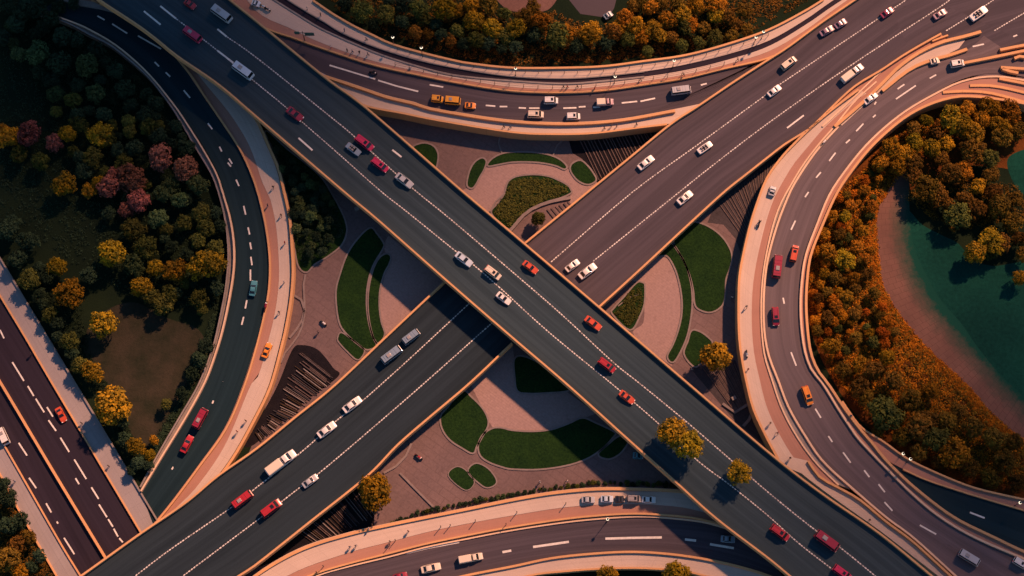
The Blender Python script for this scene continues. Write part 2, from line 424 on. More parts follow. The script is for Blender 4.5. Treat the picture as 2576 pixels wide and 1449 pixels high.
PATH_R = pts('2290,430 2287,480 2289,540 2297,612 2324,680 2367,755 2417,812 2463,878 2520,946 2572,995 2634,1055')
tag(link('path', slab_bm(PATH_L, PATH_R, .03, .05), M['cobble']), 'curved brick path running along the teal field', 'path', None, 'structure')
sheet('field', pts('2282,530 2320,565 2370,592 2410,612 2440,645 2490,668 2560,660 2900,600 2900,1250 2640,1080 2512,948 2455,880 2409,817 2359,757 2317,680 2292,613'), .018, M['field'],
      'smooth dark teal field beside the curved brick path', 'field')
sheet('field', pts('2535,400 2580,375 2640,370 2900,360 2900,560 2640,520 2576,490 2545,450'), .018, M['field'], 'small patch of dark teal field among the brown trees', 'field')
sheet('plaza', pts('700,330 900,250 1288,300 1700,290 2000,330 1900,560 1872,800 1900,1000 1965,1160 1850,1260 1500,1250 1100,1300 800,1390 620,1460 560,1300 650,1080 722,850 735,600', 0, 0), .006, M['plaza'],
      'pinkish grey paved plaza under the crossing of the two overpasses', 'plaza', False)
o11 = (644, 483); o12 = (1288, 483); o21 = (644, 966); o22 = (1288, 966)
TZ = (1153.8, 281.7, .23144)
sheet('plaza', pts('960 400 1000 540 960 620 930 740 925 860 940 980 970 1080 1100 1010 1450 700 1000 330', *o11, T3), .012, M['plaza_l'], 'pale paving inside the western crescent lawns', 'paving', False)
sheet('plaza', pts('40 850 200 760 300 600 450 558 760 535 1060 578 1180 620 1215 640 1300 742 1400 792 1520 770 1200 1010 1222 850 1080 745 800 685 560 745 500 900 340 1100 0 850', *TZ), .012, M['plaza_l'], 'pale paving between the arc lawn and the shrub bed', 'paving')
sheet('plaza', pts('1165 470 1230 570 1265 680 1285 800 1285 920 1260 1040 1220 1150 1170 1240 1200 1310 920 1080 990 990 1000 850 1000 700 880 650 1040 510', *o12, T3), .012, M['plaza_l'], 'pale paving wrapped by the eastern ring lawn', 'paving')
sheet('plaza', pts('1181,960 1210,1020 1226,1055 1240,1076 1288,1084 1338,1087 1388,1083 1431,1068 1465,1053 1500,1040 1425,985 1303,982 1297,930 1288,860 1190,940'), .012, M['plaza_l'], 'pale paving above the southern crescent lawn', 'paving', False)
sheet('ground', pts('1430,350 1700,300 1700,320 1508,468 1490,440 1465,400 1440,385'), .018, M['ballast'], 'dark ribbed ground between the upper road and the long overpass', 'ground', False)
sheet('ground', pts('1800,510 2030,325 1960,440 1900,560 1868,650 1850,600 1820,565 1780,560'), .018, M['plaza_d'], 'dark striped ground in the wedge beside the loop walkway', 'ground', False)
sheet('ground', pts('1735,925 1780,920 1850,905 1880,1000 1925,1120 1850,1060'), .018, M['plaza_d'], 'dark paving in the wedge below the lone plaza tree', 'ground', False)
sheet('ground', pts('735,880 760,868 800,880 838,925 850,948 760,1015 640,1118 615,1110 660,1040 700,965'), .018, M['ballast'], 'dark track bed between the curved walkway and the long overpass', 'ground')
sheet('ground', pts('640,1430 900,1215 945,1260 940,1325 800,1375'), .018, M['ballast'], 'dark track bed below the long overpass', 'ground', False)
sheet('ground', pts('1400,-40 1560,-40 1545,20 1530,45 1460,35'), .018, M['asph_worn'], 'grey road surface showing through the trees', 'road', False)
sheet('ground', pts('1240,-40 1400,-40 1385,20 1330,30 1270,20'), .018, M['clearing'], 'reddish bare clearing at the head of the grove', 'ground')

# lawns with kerbs
def lawn(P, label, kerb=.38, mat='lawn', full=True):
    o = tag(link('lawn', poly_bm(P, .10), M[mat]), label, 'lawn', None, 'structure')
    link('kerb', ring_bm(P, kerb, 0.0, .17), M['kerb'], o)
    return o
LAWNS = {}
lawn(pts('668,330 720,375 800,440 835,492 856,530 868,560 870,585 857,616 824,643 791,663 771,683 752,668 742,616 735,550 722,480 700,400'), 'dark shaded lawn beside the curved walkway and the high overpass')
lawn(pts('860 275 910 320 958 390 950 430 880 550 840 680 828 820 840 960 870 1080 903 1155 840 1185 780 1150 700 1080 640 1000 615 880 610 740 640 620 690 480 760 370', *o11, T3), 'wide crescent lawn, larger of the western pair')
lawn(pts('985 470 1012 490 1000 540 960 620 930 740 925 860 940 980 966 1075 915 1135 880 1060 858 950 850 820 862 700 892 580 935 500', *o11, T3), 'thin crescent lawn along the pale western paving')
lawn(pts('645 1065 720 1115 800 1178 812 1212 768 1262 700 1208 628 1130 622 1095', *o11, T3), 'small hedge-like lawn at the tip of the wide western crescent', .3)
lawn(pts('255 505 293 540 270 620 225 700 170 800 130 822 98 790 110 700 140 610 190 540', *TZ), 'leaf-shaped lawn left of the arc lawn')
lawn(pts('322 580 370 512 480 457 620 442 800 445 960 467 1080 512 1150 567 1168 603 1140 613 1060 578 920 548 760 535 580 538 450 560', *TZ), 'long arc lawn below the upper curved road')
lawn(pts('1325 532 1400 592 1460 672 1488 735 1440 773 1380 778 1300 738 1242 670 1220 610 1247 560', *TZ), 'rounded lawn between the arc lawn and the long overpass')
lawn(pts('560 745 640 705 800 687 960 702 1080 747 1180 802 1213 850 1213 878 1100 928 960 968 800 1048 660 1138 550 1265 365 1100 430 1000 500 900 527 800', *TZ), 'big fan-shaped bed overgrown with olive ground cover')
lawn(pts('1041,375 1055,363 1075,362 1092,371 1100,387 1099,407 1093,424 1080,410'), 'little lawn tucked against the high overpass')
lawn(pts('1350 235 1450 250 1560 320 1630 410 1655 490 1640 570 1610 660 1605 760 1590 840 1540 888 1480 903 1412 880 1384 840 1374 740 1344 620 1294 500 1225 385 1270 310', *o12, T3), 'kidney-shaped lawn beside the loop walkway')
lawn(pts('1200 390 1268 482 1316 580 1346 700 1355 820 1346 940 1318 1080 1268 1200 1215 1280 1178 1240 1222 1150 1262 1040 1287 920 1287 800 1267 680 1232 570 1172 478 1090 482 1130 430', *o12, T3), 'narrow ring lawn around the eastern pale paving')
lawn(pts('1360 1050 1420 1060 1480 1104 1508 1145 1480 1230 1410 1300 1368 1308 1304 1220 1334 1125', *o12, T3), 'small lawn under the lone golden-green plaza tree')
lawn(pts('940 692 983 687 998 712 993 840 958 938 890 1036 764 920 774 880 852 792', *o12, T3), 'wedge of scrubby lawn between the overpasses')
lawn(pts('1296,903 1325,900 1380,930 1425,968 1426,982 1370,987 1330,988 1303,982 1297,950'), 'dark lawn in the shadow of the high overpass')
lawn(pts('1560 60 1620 100 1700 180 1743 260 1743 320 1700 400 1660 470 1636 518 1560 480 1470 420 1412 340 1398 250 1445 185', *o21, T3), 'shield-shaped lawn beside the southern crescent lawn')
lawn(pts('1210,1145 1205,1120 1217,1094 1240,1079 1262,1078 1288,1084 1338,1087 1388,1082 1431,1067 1465,1053 1495,1064 1543,1087 1542,1097 1514,1127 1474,1153 1421,1170 1354,1179 1288,1178 1261,1172 1231,1161'), 'broad southern crescent lawn, the largest lawn of the plaza')
lawn(pts('1560,1098 1579,1108 1565,1133 1548,1147 1528,1153 1507,1143 1530,1120'), 'tiny curved lawn between the southern crescent and the high overpass')
lawn(pts('1510 628 1580 652 1645 740 1580 798 1455 692', *o21, T3), 'square hedge bed, left one of the small southern pair', .2)
lawn(pts('1660 602 1750 642 1808 720 1798 760 1745 778 1692 750 1604 662', *o21, T3), 'rounded hedge bed, right one of the small southern pair', .3)
def kerbline(P, label, w=.35, h=.2):
    tag(link('kerb', wall_bm(P, w, 0, h), M['kerb']), label, 'kerb', None, 'structure')
kerbline(pts('460 230 430 330 470 445', *TZ), 'thin pale kerb curving down to the arc lawn')
kerbline(pts('1160 275 1070 360 1025 475', *TZ), 'thin pale kerb joining the arc lawn to the upper road')
kerbline(pts('735,740 755,750 766,775 762,800 745,830 728,850'), 'rounded kerb loop beside the curved walkway', .6, .3)
kerbline(pts('768,690 763,720 766,760 764,800 755,835 735,865 715,890 706,912'), 'long curved kerb between the walkway and the plaza', .5, .3)
kerbline(pts('1035,1115 1022,1145 1000,1170 965,1190'), 'curved kerb beside the long overpass and the round golden tree', .6, .3)
kerbline(pts('1006,1190 1050,1235 1090,1275'), 'straight low kerb across the southern plaza', .5, .3)
kerbline(pts('1818,1015 1830,1030 1850,1037 1868,1032 1881,1017'), 'reddish hooked kerb beside the loop walkway', .7, .4)
kerbline(pts('1893,1037 1885,1055 1870,1072'), 'short slanting kerb between walkway and high overpass', .7, .4)
kerbline(pts('1555,770 1600,735 1608,740'), 'short pale kerb above the scrubby wedge lawn', .3, .15)
kerbline(pts('1268,487 1250,502 1233,532'), 'short kerb below the fan-shaped bed', .4, .3)
kerbline(pts('1435,497 1380,508 1330,530 1305,555 1283,580'), 'mauve stone edging of the fan-shaped bed', .9, .5)

# ------------------------------------------------------------------ roads
ZM, ZL, ZT, ZR, ZB = 7.4, 3.5, 3.0, 3.5, 1.6
def struct(name, bm, mat, label, cat): return tag(link(name, bm, mat), label, cat, None, 'structure')
def barrier(P, z, label, w=.5, h=.9, down=0.0, mat='wall', grp=None):
    z1 = (lambda t: zf(z, t) + h); z0 = (lambda t: zf(z, t) - down)
    return tag(link('parapet', wall_bm(P, w, z0, z1), M[mat]), label, 'parapet', grp)

# --- frontage road, bottom left
F_r = pts('-120,545 0,744 67,855 133,968 353,1338 420,1450'); F_ro = pts('-110,470 0,650 95,808 190,966 393,1305 480,1450')
F_l = pts('-120,905 0,1103 147,1359 197,1441 230,1497'); F_lo = pts('-120,985 0,1194 50,1289 143,1451 175,1505')
F_r, F_ro, F_l, F_lo = [ext(P, 500, 500) for P in (F_r, F_ro, F_l, F_lo)]
fr = struct('road', slab_bm(F_l, F_r, .12, .3), M['asph_front'], 'plum grey dual carriageway at the lower corner of the interchange', 'road')
bars('lane_marking', pts('0,830 10,851 31,911 60,958 70,971 85,996 90,1003 111,1037 118,1024 133,1048 122,1057 141,1084 152,1101 174,1137 187,1156 217,1205 190,1203 199,1218 230,1226 248,1255 249,1269 269,1301 272,1306 284,1325 286,1330 297,1350 300,1354 309,1364 47,1114 68,1146 73,1202 91,1228 116,1266 129,1289 143,1312 146,1317 161,1353 187,1394'), .126, .33, M['line'], fr)
struct('pavement', slab_bm(F_r, F_ro, .27, .3), M['walk_grey'], 'broad grey pavement between the dual carriageway and the dark wood', 'pavement')
struct('pavement', slab_bm(F_lo, F_l, .27, .3), M['walk_grey'], 'pinkish grey pavement on the outer side of the dual carriageway', 'pavement')
barrier(F_r, .12, 'low orange kerb wall along the broad grey pavement', .4, .5)
barrier(F_l, .12, 'low orange kerb wall along the outer pavement', .35, .5)
barrier(F_ro, .12, 'brown edge wall between the broad pavement and the wood', .4, .6, mat='conc')
barrier(F_lo, .12, 'brown edge wall of the outer pavement', .4, .6)
md = pts('-100,800 0,962 132,1184 263,1401 330,1510'); md = ext(md, 500, 500)
tag(link('median_barrier', wall_bm(md, .55, .1, .95), M['wall']), 'pale concrete median barrier splitting the dual carriageway', 'barrier')

# --- dark curved ramp on the left (W)
zW = lambda t: 1.5 if t < .72 else 1.5 - 1.2 * (t - .72) / .28
def zWat(x, y):
    c = resample(lerp_line(w1, w2, .5), 200); k = min(range(200), key=lambda i: (c[i] - Vector((x, y))).length)
    return zW(k / 199) + .006
w0 = pts('95,32 130,44 173,60 219,86 274,113 310,140 347,170 383,206 423,259 447,297 490,373 527,433 547,483 563,550 570,616 570,666 563,733 550,800 533,873 497,966 450,1046 400,1133 352,1223')
w1 = pts('105,25 138,37 182,53 219,67 274,98 328,139 383,193 441,264 467,300 517,377 550,440 563,483 583,550 593,616 592,683 580,756 563,833 540,906 517,966 467,1059 400,1166 355,1239')
w2 = pts('160,-10 270,20 390,90 447,143 483,200 533,273 580,340 620,410 644,480 664,566 675,633 676,700 669,756 654,823 644,862 613,962 567,1073 500,1169 433,1259 385,1318')
w3 = pts('300,10 400,90 455,143 490,200 541,275 589,345 630,415 652,483 670,550 681,616 683,690 676,758 662,820 650,868 620,968 573,1080 505,1174 438,1264 392,1320')
w4 = pts('310,10 410,85 470,150 512,205 566,270 601,320 632,377 664,470 677,490 694,566 701,650 701,716 691,790 674,860 651,943 630,970 567,1118 500,1218 453,1268 400,1318')
w5 = pts('380,30 440,70 520,150 580,215 640,300 671,367 694,420 710,483 724,550 729,616 732,683 727,750 716,816 707,856 677,966 638,1049 575,1160 500,1250 420,1318')
barrier(pts('150,-8 200,6 250,14 300,27 345,44'), 1.5, 'broad grey wall band at the head of the dark curved road', 1.7, .6, 1.5, 'conc')
wr = struct('road', slab_bm(w1, w2, zW, 2.0), M['asph_dark'], 'dark teal curved road bending round the wood', 'road')
bars('lane_marking', pts('245,40 263,50 282,60 320,84 347,90 405,123 389,156 400,167 417,182 428,193 462,227 478,246 523,310 534,325 552,369 558,381 576,399 584,412 573,409 581,419 594,452 601,468 613,518 618,540 624,572 628,590 629,610 632,627 631,646 634,667 630,678 630,706 617,776 621,755 608,817 613,797 562,961 573,933 534,1015 547,985 432,1181 444,1163'), zWat, .34, M['line'], wr)
struct('path', slab_bm(w2, w4, (lambda t: zW(t) + .12), 2.0), M['red'], 'brown path strip between the dark curved road and its walkway', 'path')
struct('walkway', slab_bm(w4, w5, (lambda t: zW(t) + .16), 2.1), M['walk'], 'pale concrete walkway curving along the inside of the dark curved road', 'walkway')
barrier(lerp_line(w0, w1, .78), zW, 'inner pale rail wall of the dark curved road on the wood side', .45, .9, 1.9, 'wallpale')
barrier(lerp_line(w0, w1, .15), zW, 'outer brown wall of the dark curved road on the wood side', .45, .6, 1.9, 'conc')
struct('verge', slab_bm(lerp_line(w0, w1, .15), lerp_line(w0, w1, .78), zW, 2.0), M['conc'], 'narrow concrete gutter between the paired walls by the wood', 'verge')
barrier(lerp_line(w2, w3, .5), zW, 'orange kerb wall between the dark curved road and its path', .5, .6)
barrier([(p.x + 5, p.y + 1) for p in smooth(w5)], zW, 'tall ochre parapet on the plaza side of the curved walkway', .75, .9, 2.0)

# --- upper curved road (T)
t0 = pts('700,-60 787,0 838,35 892,66 936,87 980,108 1046,128 1144,152 1191,160 1288,170 1421,170 1521,166 1621,153 1721,139 1821,113 1932,75 2025,27 2072,-2 2140,-45')
t1 = pts('650,-50 725,0 768,27 821,58 856,80 909,104 963,124 1046,149 1144,170 1288,192 1421,197 1521,191 1621,180 1721,163 1821,139 1932,103 2025,50 2085,8 2165,-45')
t2 = pts('615,-50 691,0 750,37 803,69 856,94 909,117 963,139 1046,165 1144,189 1288,203 1421,210 1521,203 1621,193 1721,177 1821,153 1932,117 2030,60 2095,15 2190,-45')
t3 = pts('560,-20 620,45 677,77 732,94 785,113 856,137 927,160 998,177 1046,187 1144,207 1288,229 1421,233 1521,227 1621,213 1721,197 1821,173 1932,148 1985,118 2068,62 2140,10')
t4 = pts('640,60 720,130 817,187 856,200 927,224 977,241 1046,257 1077,268 1177,286 1288,301 1421,307 1555,299 1698,274 1790,255')
t6 = pts('760,190 844,228 917,265 1011,284 1111,304 1288,332 1388,337 1488,335 1588,323 1678,312 1780,300')
tb = pts('600,-40 622,0 640,24 675,48 732,72 785,98 856,126 927,150 998,168 1046,178 1144,197 1288,219 1421,224 1521,217 1621,204 1721,188 1821,164 1932,130 2020,80 2090,30 2160,-20')
tr = struct('road', slab_bm(t3, t4, ZT, 1.6), M['asph_worn'], 'brown grey curved road crossing the top of the interchange', 'road')
bars('lane_marking', pts('829,164 885,181 885,181 944,199 951,202 1000,217 1000,217 1052,230 1081,213 1115,219 1222,265 1246,267 1257,268 1276,268 1305,271 1323,272 1331,272 1357,272 1417,272 1450,271 1456,269 1473,268 1492,270 1510,269 1564,259 1603,255 1611,255 1648,247 1763,214 1778,210'), ZT + .006, .36, M['line'], tr)
struct('path', slab_bm(t1, t2, ZT + .02, 1.6), M['asph_front'], 'narrow dark service lane between the two upper walkways', 'path')
struct('walkway', slab_bm(t0, t1, ZT + .15, 3.7), M['walk'], 'outermost pale walkway beside the golden grove', 'walkway')
struct('walkway', slab_bm(t2, tb, ZT + .15, 3.7), M['walk'], 'second pale walkway between service lane and upper road', 'walkway')
struct('path', slab_bm(tb, t3, ZT + .10, 1.6), M['red'], 'red brown margin along the upper curved road', 'path')
struct('walkway', slab_bm(lerp_line(t4, t6, .0), t6, ZT + .13, 3.7), M['walk'], 'pale walkway on the plaza side of the upper curved road', 'walkway')
barrier([(x, y + 4) for x, y in t4][2:-1], ZT, 'orange parapet between the upper curved road and its plaza walkway', .8, .9)
barrier(t6[1:-1], ZT, 'outer orange parapet facing the plaza along the upper walkway', .55, .9, 3.6)
barrier(t0[1:-1], ZT, 'reddish outer parapet of the upper walkway beside the grove', .6, .7, 3.6)
barrier(lerp_line(t3, tb, .1)[2:], ZT, 'orange kerb wall between the second walkway and the upper road', .5, .6)
barrier(t1[:13], ZT, 'thin brown kerb wall along the far side of the service lane', .3, .35, 0, 'conc')
barrier(t2[:13], ZT, 'thin brown kerb wall along the near side of the service lane', .5, .35, 0, 'conc')

# --- bottom curved road (B)
b0 = pts('600,1475 680,1418 771,1371 887,1336 977,1316 1077,1296 1177,1276 1288,1253 1388,1236 1495,1226 1588,1226 1708,1231 1800,1245')
b2 = pts('640,1490 720,1450 777,1424 891,1386 977,1364 1077,1338 1177,1317 1288,1297 1415,1277 1521,1269 1621,1269 1721,1277 1810,1300')
b3 = pts('680,1500 797,1450 880,1426 977,1403 1077,1377 1177,1357 1288,1336 1421,1316 1521,1306 1621,1301 1721,1308 1795,1320 1900,1355')
b4 = pts('1000,1490 1161,1450 1288,1425 1388,1404 1488,1393 1588,1388 1688,1394 1788,1409 1888,1433 1980,1465')
b6 = pts('1150,1500 1321,1450 1421,1437 1521,1430 1621,1429 1721,1437 1790,1453 1880,1480')
br_ = struct('road', slab_bm(b3, b4, ZB, 1.6), M['asph_worn'], 'curved road sweeping along the bottom edge under the high overpass', 'road')
bars('lane_marking', pts('1264,1389 1286,1385 1341,1376 1431,1363 1523,1355 1595,1353 1595,1353 1665,1352 1723,1357 1751,1360 1786,1369 1846,1379 1022,1391 1075,1378 1075,1378 1155,1363'), ZB + .006, .5, M['line'], br_)
struct('walkway', slab_bm(b0, b2, ZB + .15, 2.1), M['walk'], 'wide sandy walkway below the plaza hedge row', 'walkway')
struct('path', slab_bm(b2, b3, ZB + .08, 2.1), M['red'], 'orange brown verge between the sandy walkway and the bottom road', 'path')
struct('walkway', slab_bm(b4, b6, ZB + .15, 2.1), M['walk'], 'pale walkway below the bottom curved road', 'walkway')
barrier(lerp_line(b0, b2, .1), ZB, 'low ochre wall between plaza hedge and sandy walkway', .8, .6, 2)
barrier(lerp_line(b2, b3, .72), ZB, 'ochre barrier beside the bottom curved road', .5, .7)
barrier(lerp_line(b2, b3, .95), ZB, 'pale kerb at the upper edge of the bottom curved road', .4, .3, 0, 'wallpale')
barrier(b4, ZB, 'orange parapet at the lower edge of the bottom curved road', .6, .7)
barrier(b6, ZB, 'outer wall of the lowest walkway at the bottom edge', .5, .7, 2)

# --- loop ramp on the right (R) and its branch
r0 = pts('2160,225 2110,262 2049,312 1999,360 1965,397 1932,443 1912,490 1889,560 1870,640 1860,700 1858,780 1860,850 1866,900 1878,960 1895,1027 1926,1095 1958,1155 1990,1180')
r1 = pts('2180,235 2140,262 2075,320 2030,372 1995,415 1965,465 1945,505 1925,566 1905,650 1894,720 1891,790 1893,850 1899,900 1911,954 1929,1024 1961,1093 2006,1163 2062,1210')
r2 = pts('2205,205 2150,255 2100,317 2062,360 2020,415 1987,470 1965,510 1945,566 1926,650 1917,720 1915,790 1918,850 1925,900 1942,954 1966,1024 2002,1093 2052,1163 2110,1220')
r3 = pts('2475,90 2433,125 2339,153 2286,176 2253,196 2210,233 2170,262 2135,300 2109,318 2060,372 2025,420 1995,468 1978,505 1955,566 1932,650 1923,720 1921,790 1925,850 1936,900 1957,954 1984,1024 2024,1093 2073,1163 2165,1246 2232,1303 2299,1353 2405,1449 2470,1505')
r4 = pts('2640,200 2576,193 2516,184 2461,188 2407,204 2354,232 2286,272 2227,317 2172,370 2120,435 2084,490 2053,566 2026,640 2016,700 2012,760 2014,820 2023,883 2040,930 2069,966 2108,1030 2147,1090 2165,1113 2229,1179 2299,1249 2365,1303 2449,1353 2565,1403 2660,1440')
r5 = pts('2640,275 2549,258 2494,250 2450,245 2407,245 2352,258 2297,283 2249,317 2190,372 2138,437 2104,490 2070,566 2041,640 2032,700 2029,760 2032,820 2040,883 2058,930 2085,966 2125,1026 2172,1087 2192,1109 2232,1159 2299,1223 2399,1299 2499,1349 2576,1386 2660,1420')
r3, r4, r5 = [ext(P, 0, 500) for P in (r3, r4, r5)]
rr = struct('road', slab_bm(r3, r4, ZR - .01, 1.6), M['asph_loop'], 'wide warm grey loop road bending round the orange heath', 'road')
bars('lane_marking', pts('2339,197 2355,188 2258,224 2275,212 2254,249 2304,215 2200,263 2204,256 2196,295 2203,289 2154,330 2172,311 2128,360 2138,351 2086,405 2102,384 2053,447 2065,433 2025,496 2034,483 1990,578 2001,555 1970,749 1973,764 1990,886 2003,920 2051,1028 2065,1051 2084,1097 2094,1112 2121,1138 2140,1164 2174,1183 2187,1200 2210,1218 2226,1238 2225,1263 2245,1285 2314,1321 2355,1344 2549,92 2559,88'), ZR + .002, .34, M['line'], rr)
struct('path', slab_bm(r1, r2, ZR + .10, 4.3), M['red'], 'brick red path running the length of the loop road', 'path')
struct('walkway', slab_bm(r0, r1, ZR + .14, 4.4), M['walk'], 'bright sandy walkway on the plaza side of the loop road', 'walkway')
struct('path', slab_bm(r2[:], [p for p in pts('2230,212 2190,240 2106,318 2058,372 2022,420 1992,468 1974,505 1951,566 1929,650 1920,720 1918,790 1922,850 1932,900 1953,954 1980,1024 2020,1093 2069,1163 2140,1230')], ZR + .05, 1.5), M['conc'], 'brown gutter strip between the red path and the loop road', 'path')
rw = pts('1950,1140 2010,1186 2065,1229 2140,1283 2215,1336 2300,1402 2400,1480'); rw2 = pts('2036,1160 2064,1200 2110,1226 2165,1257 2232,1313 2299,1363 2405,1460')
struct('walkway', slab_bm(rw, rw2, ZR + .15, 4.4), M['walk'], 'straight sandy walkway wedged between the high overpass and the loop road', 'walkway')
barrier(r0[:-1], ZR, 'ochre parapet between the plaza and the sandy loop walkway', .62, .9, 4.2)
barrier([p.lerp(q, .85) for p, q in zip(resample(smooth(r2), 60), resample(smooth(r2), 60))], ZR, 'pale kerb between red path and loop road gutter', .45, .35, 0, 'wallpale')
barrier(r3[8:], ZR, 'cream kerb wall along the plaza side of the loop road', .55, .5, 0, 'wallpale')
barrier(lerp_line(r4, r5, .12), ZR, 'cream kerb line along the heath side of the loop road', .55, .5, 0, 'wallpale')
struct('verge', slab_bm(lerp_line(r4, r5, .2), lerp_line(r4, r5, .9), ZR + .3, 4.5), M['red'], 'reddish shoulder between loop road and orange heath', 'verge')
barrier(lerp_line(r4, r5, .95), ZR, 'ochre outer parapet above the orange heath', .7, .9, 4.2)
barrier(lerp_line(rw, rw2, .97), ZR, 'orange parapet between the straight sandy walkway and the loop road', .6, .8)
# branch road
s_in = pts('2232,1162 2299,1226 2399,1302 2499,1352 2576,1389 2660,1424'); s_out = pts('2229,1158 2272,1180 2332,1207 2432,1240 2576,1283 2660,1305')
s_o2 = pts('2119,1009 2165,1073 2222,1110 2282,1153 2349,1186 2449,1226 2576,1256 2660,1272')
s_i2 = pts('2119,1040 2165,1088 2215,1145 2272,1180 2332,1207 2432,1240 2576,1283 2660,1305')
sr = struct('road', slab_bm(s_in, s_out, ZR - .02, 1.6), M['asph_dark'], 'dark slip road leaving the loop below the brown trees', 'road')
bars('lane_marking', pts('2440,1289 2477,1303'), ZR - .014, .36, M['line'], sr)
struct('pavement', slab_bm(s_i2, s_o2, ZR + .12, 4.4), M['red'], 'brown pavement along the outer side of the slip road', 'pavement')
barrier(s_o2, ZR, 'brown outer parapet of the slip road beside the trees', .5, .7, 4.2)
barrier(s_i2[3:], ZR, 'pink kerb wall between slip road and its pavement', .4, .5)
# top right: the extra barriers and lanes of the merge
e1 = pts('2372,232 2429,229 2494,234 2576,256 2640,275'); e2 = pts('2440,215 2500,216 2576,232 2640,250')
struct('road', slab_bm(pts('2380,222 2461,190 2516,187 2576,196 2640,203'), pts('2372,240 2429,236 2494,240 2549,252 2640,268'), ZR - .03, 1.5), M['asph_loop'], 'second narrow lane inside the loop near the merge', 'road')
barrier(e1, ZR, 'pink barrier on the inside of the narrow merge lane', .8, .6)
barrier(e2, ZR, 'short pink barrier between the merge lanes', .8, .6)
for P, l in (('2424,158 2500,143 2576,127 2620,119', 'long straight orange barrier running off beside the white merge car'),
             ('2516,125 2576,113 2620,108', 'short orange barrier above the long straight one'),
             ('2518,169 2550,171 2600,174', 'stubby orange barrier in the middle of the merge'),
             ('2514,197 2545,203 2600,214', 'slanting orange barrier at the lower side of the merge'),
             ('2552,146 2562,141 2580,143', 'blunt orange barrier stub at the frame edge of the merge'),
             ('2522,172 2545,180 2562,183', 'broken orange barrier piece lying along the stubby one')):
    barrier(pts(P), ZR, l, .8, .8, .1)
# --- long overpass (L)
# the two halves are traced either side of the high overpass
L_nw = pts('120,1503 203,1449 350,1344 467,1264 550,1195 644,1129 744,1048 844,967 982,837 1121,706')
L_nw2 = pts('1150,748 1321,611 1478,483 1583,397 1688,311 1755,267 1842,208 1932,150 1982,118 2065,57 2149,0 2215,-45')
L_se = pts('440,1553 600,1449 644,1420 784,1309 924,1197 1000,1119 1077,1052 1181,964 1288,863')
L_se2 = pts('1508,771 1612,676 1715,580 1820,484 1875,440 1932,395 1975,362 2025,331 2049,312 2142,223 2205,183 2220,174 2275,137 2328,106 2368,84')
def bridge(label):
    r = empty('overpass', W(1288, 724, 0)); tag(r, label, 'overpass'); return r
L_nw = ext(L_nw, 600); L_se = ext(L_se, 600)
bpy.context.view_layer.update()
Lb = bridge('long dark overpass passing under the higher one and ending in the merge')
Mb = bridge('high dark overpass crossing diagonally above everything else')
bpy.context.view_layer.update()
# deck surface: follow the two traced halves, joined under the high overpass
inv(link('deck', slab_bm(L_nw, L_se, ZL, 1.1), M['asph_shaded']), Lb)
inv(link('deck', slab_bm(pts('1121,706 1221,659 1321,611'), pts('1288,863 1398,817 1508,771'), ZL, 1.1), M['asph_main']), Lb)
inv(link('deck', slab_bm(pts('1321,611 1478,483 1583,397 1688,311 1755,267 1842,208 1932,150 1982,118 2065,57 2149,0 2215,-45'), pts('1508,771 1612,676 1715,580 1820,484 1875,440 1932,395 1975,362 2025,331 2060,303 2150,215 2280,110'), ZL, 1.1), M['asph_worn']), Lb)
# widened apron of the merge
inv(link('apron', slab_bm(pts('2060,300 2140,40 2215,-60'), pts('2160,240 2340,190 2680,150'), ZL - .02, 1.1), M['asph_worn']), Lb)
inv(link('apron', slab_bm(pts('2150,0 2215,-60 2960,-420'), pts('2330,160 2450,190 3100,150'), ZL - .04, 1.1), M['asph_worn']), Lb)
inv(link('parapet', wall_bm(L_nw, .55, ZL - 1.0, ZL + .9), M['wall']), Lb)
inv(link('parapet', wall_bm(L_nw2[1:], .55, ZL - 1.0, ZL + .9), M['wall']), Lb)
inv(link('parapet', wall_bm(L_se, .55, ZL - 1.0, ZL + .9), M['wall']), Lb)
inv(link('parapet', wall_bm(L_se2, .55, ZL - 1.0, ZL + .9), M['wall']), Lb)
z = ZL + .006
for P in ('340,1449 433,1379 587,1273 644,1227 674,1204 747,1146 794,1106 844,1060 914,1006 961,965 1044,890 1184,760',
          '460,1449 644,1311 707,1263 757,1224 804,1189 911,1099 1065,966 1237,813',
          '1385,660 1590,484 1751,367 1921,243 1965,210 2209,47 2279,0', '1491,658 1709,483 1788,420 1932,310 2132,170 2349,28 2389,0',
          '2379,78 2435,43 2499,0', '2500,78 2576,33 2620,10'):
    beaded(pts(P), z, Lb)
bars('lane_marking', pts('1980,322 2022,290 2447,117 2475,111'), z, .36, M['line'], Lb)
# red bands and the orange wall between overpass and loop at the merge
struct('path', slab_bm(pts('2041,318 2142,225 2220,176 2275,139 2328,108 2367,86'), pts('2100,318 2175,254 2253,176 2297,143 2341,119 2385,103'), ZL + .12, 1.2), M['red'], 'upper red brown median band at the merge', 'path')
struct('path', slab_bm(pts('2110,312 2180,252 2253,178 2300,145 2341,121 2395,106 2425,100'), pts('2118,316 2210,233 2286,177 2339,154 2380,138 2418,118 2428,101'), ZL + .08, 1.2), M['walk'], 'pale tapering median band at the merge', 'path')
barrier(pts('2069,318 2135,257 2205,190 2222,175'), ZL, 'thin cream kerb in the red median band', .45, .4, 0, 'wallpale')
barrier(pts('2100,318 2175,253 2231,198 2253,175 2297,141 2341,117 2380,102 2430,90 2468,79'), ZL, 'thick orange median barrier ending in the merge', .9, .8)
barrier(pts('2220,228 2286,176 2339,152 2390,138 2433,123'), ZL, 'orange wedge barrier, lower one of the merge pair', .9, .6)
barrier(pts('2345,103 2365,95 2385,88'), ZL, 'tiny orange barrier stub at the tip of the median', .5, .6)
